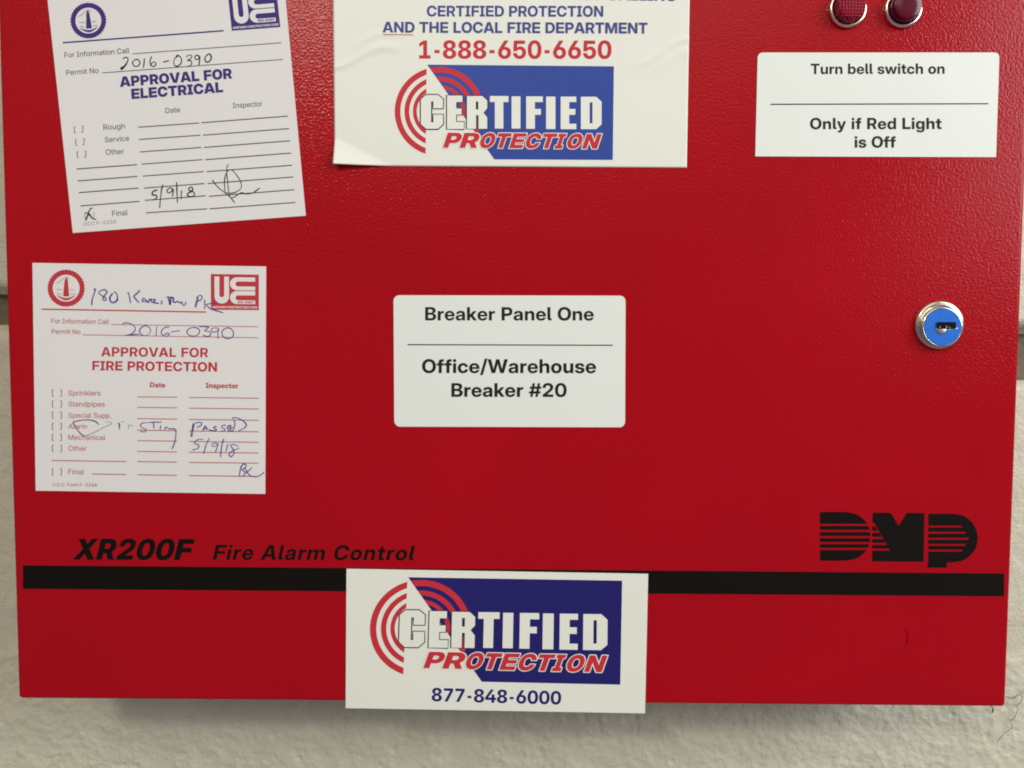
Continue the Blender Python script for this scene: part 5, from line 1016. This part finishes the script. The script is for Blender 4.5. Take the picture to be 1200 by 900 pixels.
    C, D = (50, 470, 7.5), (190, 470, 8.571)
    s = Shape(INK + LAYER)
    s.pen([(268, 192), (285, 212), (308, 250), (340, 288), (368, 306)], 1.3, C)
    s.pen([(268, 188), (300, 176), (360, 166), (420, 166), (470, 180), (497, 206)], 1.3, C)
    s.pen([(366, 304), (400, 298), (450, 278), (500, 252)], 0.9, C)
    s.pen([(668, 188), (680, 215), (676, 238)], 1.4, C)
    s.pen([(922, 192), (888, 190), (862, 208), (878, 234), (914, 248), (900, 270), (860, 264)], 1.3, C)
    s.pen([(928, 188), (985, 184), (1050, 184)], 1.3, C)
    s.pen([(975, 188), (980, 215), (982, 242)], W, C)
    s.pen([(1042, 212), (1035, 250)], 1.2, C)
    s.pen([(1075, 252), (1086, 226), (1106, 240), (1125, 244), (1165, 240)], 1.2, C)
    s.pen([(1152, 240), (1172, 258), (1174, 300), (1162, 365), (1140, 420)], 1.4, C)
    s.pen([(314, 220), (308, 270), (294, 330), (300, 354), (310, 320), (318, 262), (332, 226), (368, 212), (400, 218), (396, 240), (350, 266)], 1.2, D)
    s.pen([(414, 297), (424, 270), (437, 250), (448, 268), (460, 287)], W, D)
    s.pen([(422, 276), (460, 280)], 0.8, D)
    s.pen([(552, 254), (524, 258), (526, 272), (548, 284), (538, 296), (500, 294), (468, 284)], W, D)
    s.pen([(642, 240), (606, 246), (604, 264), (634, 282), (626, 300), (594, 300)], W, D)
    s.pen([(652, 272), (672, 248), (692, 246), (682, 268), (664, 286), (682, 300), (706, 300)], W, D)
    s.pen([(722, 182), (734, 225), (724, 275), (704, 302), (690, 284), (714, 260)], 1.2, D)
    s.pen([(704, 175), (722, 166), (770, 172), (822, 202), (849, 236), (830, 268), (772, 298)], W, D)
    s.pen([(348, 392), (380, 382), (418, 384)], 1.5, D)
    s.pen([(346, 390), (326, 424), (362, 434), (372, 462), (350, 480), (308, 486)], W, D)
    s.pen([(477, 370), (444, 445), (420, 530)], 1.2, D)
    s.pen([(566, 426), (532, 420), (505, 434), (514, 454), (548, 446), (567, 426), (556, 460), (540, 510)], W, D)
    s.pen([(622, 377), (600, 460), (590, 563)], 1.2, D)
    s.pen([(666, 430), (655, 462), (644, 502)], W, D)
    s.pen([(772, 456), (730, 436), (692, 440), (706, 468), (726, 500), (716, 540), (692, 556), (676, 536), (704, 502), (778, 470)], W, D)
    s.pen([(802, 648), (786, 700), (778, 752)], 1.3, D)
    s.pen([(790, 664), (820, 630), (846, 640), (840, 664), (806, 690), (834, 708), (826, 744), (780, 756)], W, D)
    s.pen([(908, 664), (880, 690), (845, 722)], W, D)
    s.pen([(838, 674), (858, 712), (884, 742), (930, 758), (985, 746), (1030, 710)], W, D)
    s.build('handwriting', PEN_BLUE, t, org)
    s = Shape(INK + LAYER)
    s.pen([(500, 252), (545, 228), (600, 204), (610, 190), (582, 182), (552, 184)], 0.9, C)
    s.pen([(690, 186), (706, 180), (724, 180)], 0.9, C)
    s.pen([(676, 238), (680, 258)], 0.9, C)
    s.pen([(755, 198), (760, 222), (758, 246)], 0.9, C)
    s.pen([(768, 212), (786, 214), (802, 222)], 0.8, C)
    f = s.build('handwriting', PEN_FAINT, t, org)
    f['label'] = 'faint smudged blue pen strokes'


electrical_sticker()
fire_sticker()


# ------------------------------------------------------------------ the two security company stickers
def company_emblem(T, field_ink, white, parent, org, hgt=None):
    """blue field, red signal arcs and two rows of lettering; T maps the emblem's own units to the sticker"""
    slope = 590.0 / 833.0
    s = Shape(INK, hgt)
    s.poly([T(305, 45), T(1945, 60), T(1935, 882), T(895, 878)])
    emb = s.build('emblem', field_ink, parent, org)

    def clip(poly, f):
        out = []
        for i, q in enumerate(poly):
            r = poly[i - 1]
            a, b = f(r), f(q)
            if (a < 0) != (b < 0):
                t = a / (a - b)
                out.append((r[0] + (q[0] - r[0]) * t, r[1] + (q[1] - r[1]) * t))
            if b >= 0:
                out.append(q)
        return out
    s = Shape(INK + LAYER, hgt)
    cx, cy = 411, 457
    for ro, ri in ((391, 342), (305, 264), (231, 198)):
        for side in (0, 1):
            n = 90
            for k in range(n):
                a, b = 2 * math.pi * k / n, 2 * math.pi * (k + 1) / n
                q = [(cx + ri * math.cos(a), cy + ri * math.sin(a)), (cx + ro * math.cos(a), cy + ro * math.sin(a)),
                     (cx + ro * math.cos(b), cy + ro * math.sin(b)), (cx + ri * math.cos(b), cy + ri * math.sin(b))]
                if side == 0:
                    q = clip(q, lambda p: (300 - (p[1] - 80) * 0.012) - p[0])
                else:
                    q = clip(q, lambda p: p[0] - (305 + (p[1] - 45) * slope))
                    q = clip(q, lambda p: p[1] - 52) if q else q
                    q = clip(q, lambda p: 672 - p[1]) if q else q
                if len(q) > 2:
                    s.poly([T(*p) for p in q])
                    s.n -= 1
    s.build('arc', SIGNAL_RED, emb, org)
    X = 975
    letters = {
        'C': [[(250, 350), (295, 313), (400, 313), (445, 350), (445, 430), (360, 430), (360, 370), (340, 370), (340, 553), (360, 553), (360, 485), (445, 485), (445, 568), (400, 610), (295, 610), (250, 568)]],
        'E': [[(480, 318), (615, 318), (615, 375), (560, 375), (560, 432), (608, 432), (608, 485), (560, 485), (560, 550), (628, 550), (628, 612), (480, 612)]],
        'R': [[(655, 322), (790, 322), (833, 362), (833, 430), (800, 468), (833, 510), (833, 610), (757, 610), (757, 490), (735, 490), (735, 610), (655, 610)], [(733, 370), (755, 370), (755, 440), (733, 440)]],
        'T': [[(857, 322), (1020, 322), (1020, 375), (975, 375), (975, 608), (900, 608), (900, 375), (857, 375)]],
        'I': [[(X + 72, 325), (X + 150, 325), (X + 150, 608), (X + 72, 608)]],
        'F': [[(X + 200, 325), (X + 347, 325), (X + 347, 375), (X + 277, 375), (X + 277, 435), (X + 330, 435), (X + 330, 487), (X + 277, 487), (X + 277, 610), (X + 200, 610)]],
        'J': [[(X + 375, 327), (X + 457, 327), (X + 457, 612), (X + 375, 612)]],
        'K': [[(X + 503, 327), (X + 640, 327), (X + 640, 375), (X + 578, 375), (X + 578, 435), (X + 632, 435), (X + 632, 487), (X + 578, 487), (X + 578, 565), (X + 640, 565), (X + 640, 613), (X + 503, 613)]],
        'D': [[(X + 680, 328), (X + 815, 328), (X + 862, 372), (X + 862, 570), (X + 815, 613), (X + 680, 613)], [(X + 757, 377), (X + 782, 377), (X + 782, 562), (X + 757, 562)]],
    }
    s = Shape(INK + 2 * LAYER, hgt)
    for c in 'CER':
        for lp in letters[c]:
            s.strip([T(*q) for q in lp], 2.7, closed=True)
    s.build('letter_outline', OUTLINE, emb, org)
    s = Shape(INK + 3 * LAYER, hgt)
    for lps in letters.values():
        s.loops([[T(*q) for q in lp] for lp in lps])
    # white edging of the slanted word, then its red letters
    word = [('P', 447, 590), ('R', 592, 752), ('O', 757, 890), ('T', 893, 1018), ('E', 1028, 1150), ('C', 1158, 1290), ('T', 1292, 1420), ('I', 1424, 1498), ('O', 1522, 1654), ('N', 1667, 1806)]
    r = Shape(INK + 4 * LAYER, hgt)
    for ch, a, b in word:
        for shp, face, grow in ((s, 'outline', 9), (r, 'black', 0)):
            base_y = 777 + (a - 445) * 0.0075
            G = GLYPHS[face][ch].split('|')
            ref = [tuple(map(int, q.split(','))) for c in GLYPHS['black'][ch].split('|')[1:] for q in c.split(' ')]
            mn, mx = min(x for x, y in ref), max(x for x, y in ref)
            wid = (b - a) - 6
            loops = []
            for c in G[1:]:
                lp = []
                for q in c.split(' '):
                    x, y = map(int, q.split(','))
                    yy = y * 132 / 727
                    lp.append(T(a + (x - mn) / (mx - mn) * wid + 0.33 * yy - 4, base_y - yy))
                loops.append(lp)
            shp.loops(loops)
    s.build('emblem_lettering', white, emb, org)
    r.build('emblem_lettering', SIGNAL_RED, emb, org)


def curl(x, y):
    """height of the upper company sticker over the door: lifted corner and two soft creases"""
    # distance beyond the fold line from (390, 158) to (470, 198)
    nx, ny = -40.0, 80.0
    k = math.hypot(nx, ny)
    d = ((x - 390) * nx + (y - 160) * ny) / k
    h = 0.0046 * (max(0.0, min(d, 34.0)) / 32.0) ** 1.3 if x < 500 else 0.0
    # crease running in from the left edge
    yc = 79 - 24 * smooth01((x - 391) / 60) + 4 * smooth01((x - 450) / 40)
    h += 0.00042 * math.exp(-((y - yc) / (2.6 + 0.04 * (x - 390))) ** 2) * (1 - smooth01((x - 440) / 45))
    h += 0.00022 * math.exp(-((y - (yc - 16)) / 4.5) ** 2) * smooth01((x - 400) / 40) * (1 - smooth01((x - 455) / 30))
    # crease running in from the right edge
    yr = 76 - 30 * smooth01((x - 742) / 62) ** 1.2
    h += 0.00040 * math.exp(-((y - yr) / 4.0) ** 2) * smooth01((x - 728) / 45)
    h += 0.00025 * math.exp(-((y - (yr + 15)) / 6.0) ** 2) * smooth01((x - 745) / 40)
    return h


def upper_company_sticker():
    quad = [(389.8, -58.0), (809.0, -58.0), (804.7, 196.6), (392.6, 194.2)]
    org = P(600, 195)
    t = thing('company_sticker', org, 'large cream fire notice sticker with red phone number, blue emblem and curled lower corner', 'sticker')
    v, f = [], []
    nu, nv = 200, 124
    for lay, off in ((0, 0.00030), (1, 0.00002)):
        for j in range(nv + 1):
            for i in range(nu + 1):
                q = lerp2(quad, i / nu, j / nv)
                v.append(P(q[0], q[1], off + curl(*q)))
    n = nu + 1
    N = n * (nv + 1)
    for j in range(nv):
        for i in range(nu):
            a = j * n + i
            f.append((a, a + n, a + n + 1, a + 1))
            f.append((N + a, N + a + 1, N + a + n + 1, N + a + n))
    rim = [i for i in range(n)] + [j * n + nu for j in range(1, nv + 1)] + [nv * n + i for i in range(nu - 1, -1, -1)] + [j * n for j in range(nv - 1, 0, -1)]
    for i in range(len(rim)):
        a, b = rim[i], rim[(i + 1) % len(rim)]
        f.append((a, b, N + b, N + a))
    o = mesh_object('paper', v, f, VINYL, t, org)
    o.data.polygons.foreach_set('use_smooth', [k < 2 * nu * nv for k in range(len(o.data.polygons))])
    s = Shape(INK, curl)
    s.text('WITHOUT FIRST CALLING', 'bold', 556, -1.9, 792.5, 1.6, 12.6)
    s.text('CERTIFIED PROTECTION', 'bold', 500.3, 19.6, 706.8, 20.0, 12.6)
    s.text('AND THE LOCAL FIRE DEPARTMENT', 'bold', 448.6, 38.5, 758.7, 39.6, 12.6)
    s.build('lettering', BLUE_TEXT, t, org)
    s = Shape(INK, curl)
    s.text('1-888-650-6650', 'heavy', 491.3, 69.0, 716.5, 69.2, 21.3)
    s.line(449.5, 41.0, 484.5, 41.2, 1.0)
    o = s.build('phone_number', SIGNAL_RED, t, org)
    T = homography([(305, 45), (1945, 60), (1935, 882), (305, 876)], [(500.7, 76.0), (719.3, 78.0), (718.0, 187.6), (500.7, 186.6)])
    company_emblem(T, SKY_BLUE, VINYL, t, org, curl)


def lower_company_sticker():
    quad = [(406.2, 666.3), (759.5, 672.2), (755.8, 835.6), (405.2, 829.5)]
    org = P(580, 832)
    t = thing('company_sticker', org, 'glossy white sticker with navy emblem overhanging the panel bottom edge', 'sticker')
    sheet(quad, 0.00030, 0.00010).build('paper', VINYL, t, org)
    s = Shape(INK)
    s.text('877-848-6000', 'heavy', 505.8, 821.3, 657.4, 825.3, 15.6)
    s.build('phone_number', NAVY, t, org)
    T = homography([(305, 45), (1945, 60), (1935, 882), (305, 876)], [(478.4, 676.2), (729.0, 680.2), (726.8, 802.0), (474.6, 796.7)])
    company_emblem(T, NAVY, VINYL, t, org)


upper_company_sticker()
lower_company_sticker()


# ------------------------------------------------------------------ the two printed labels
def breaker_label():
    q = [(461.2, 346.0), (733.0, 346.5), (732.4, 500.7), (462.2, 499.9)]
    org = P(597, 500)
    t = thing('instruction_label', org, 'white rounded label naming the breaker panel and breaker number at door centre', 'label')
    sheet(rounded(q, 6.8), 0.00030).build('paper', LABEL, t, org)
    s = Shape(INK)
    s.text('Breaker Panel One', 'bold', 498.3, 375.5, 695.7, 375.6, 15.6)
    s.text('Office/Warehouse', 'bold', 494.7, 437.1, 698.4, 437.2, 16.2)
    s.text('Breaker #20', 'bold', 529.1, 464.9, 664.0, 465.0, 16.0)
    s.build('lettering', LABEL_INK, t, org)
    s = Shape(INK)
    s.line(477.6, 403.9, 718, 404.6, 1.3)
    s.build('ruled_line', LABEL_INK, t, org)


def bell_label():
    q = [(887.8, 61.8), (1170.8, 61.8), (1166.8, 184.3), (884.9, 183.4)]
    org = P(1026, 184)
    t = thing('instruction_label', org, 'white bell switch label with square lower corners, under the two red lamps', 'label')
    sheet(rounded(q, 6.0, (1, 1, 0, 0)), 0.00030).build('paper', LABEL, t, org)
    s = Shape(INK)
    s.text('Turn bell switch on', 'bold', 949.8, 87.1, 1106.5, 86.8, 12.2)
    s.text('Only if Red Light', 'bold', 949.0, 151.7, 1102.8, 151.5, 13.3)
    s.text('is Off', 'bold', 1001.1, 173.2, 1049.2, 173.2, 13.3)
    s.build('lettering', LABEL_INK, t, org)
    s = Shape(INK)
    s.line(902.5, 122.5, 1157.8, 121.8, 1.4)
    s.build('ruled_line', LABEL_INK, t, org)


breaker_label()
bell_label()


# ------------------------------------------------------------------ dust strands on the wall
def strand(pts, radius, name, label):
    c = [on_plane(800 + x / 3, 700 + y / 3, DEPTH - 0.0022) for x, y in pts]
    v, f = [], []
    for i, p in enumerate(c):
        d = (c[min(i + 1, len(c) - 1)] - c[max(i - 1, 0)]).normalized()
        a = d.cross(Vector((0, 1, 0))).normalized()
        r = radius * (0.7 + 0.5 * noise.noise((i * 1.7, 0, 0)))
        for k in range(6):
            t = k * math.pi / 3
            v.append(p + (a * math.cos(t) + Vector((0, 1, 0)) * math.sin(t)) * r)
    for i in range(len(c) - 1):
        for k in range(6):
            f.append((i * 6 + k, i * 6 + (k + 1) % 6, (i + 1) * 6 + (k + 1) % 6, (i + 1) * 6 + k))
    o = mesh_object(name, v, f, DUST, None, c[-1], smooth=True)
    o['label'], o['category'] = label, 'cobweb'


strand([(1136, 348), (1152, 351), (1166, 353), (1178, 343), (1188, 342), (1193, 352), (1189, 370), (1172, 382), (1179, 394), (1172, 412), (1164, 427), (1150, 431), (1158, 448), (1160, 459), (1145, 468), (1132, 476), (1118, 492), (1105, 508)], 0.00022, 'cobweb_strand', 'thin crooked dark cobweb strand on wall by lower right panel corner')
strand([(1083, 380), (1090, 388), (1092, 396), (1088, 406)], 0.00050, 'cobweb_strand', 'short dark dust tuft just under the panel bottom edge')
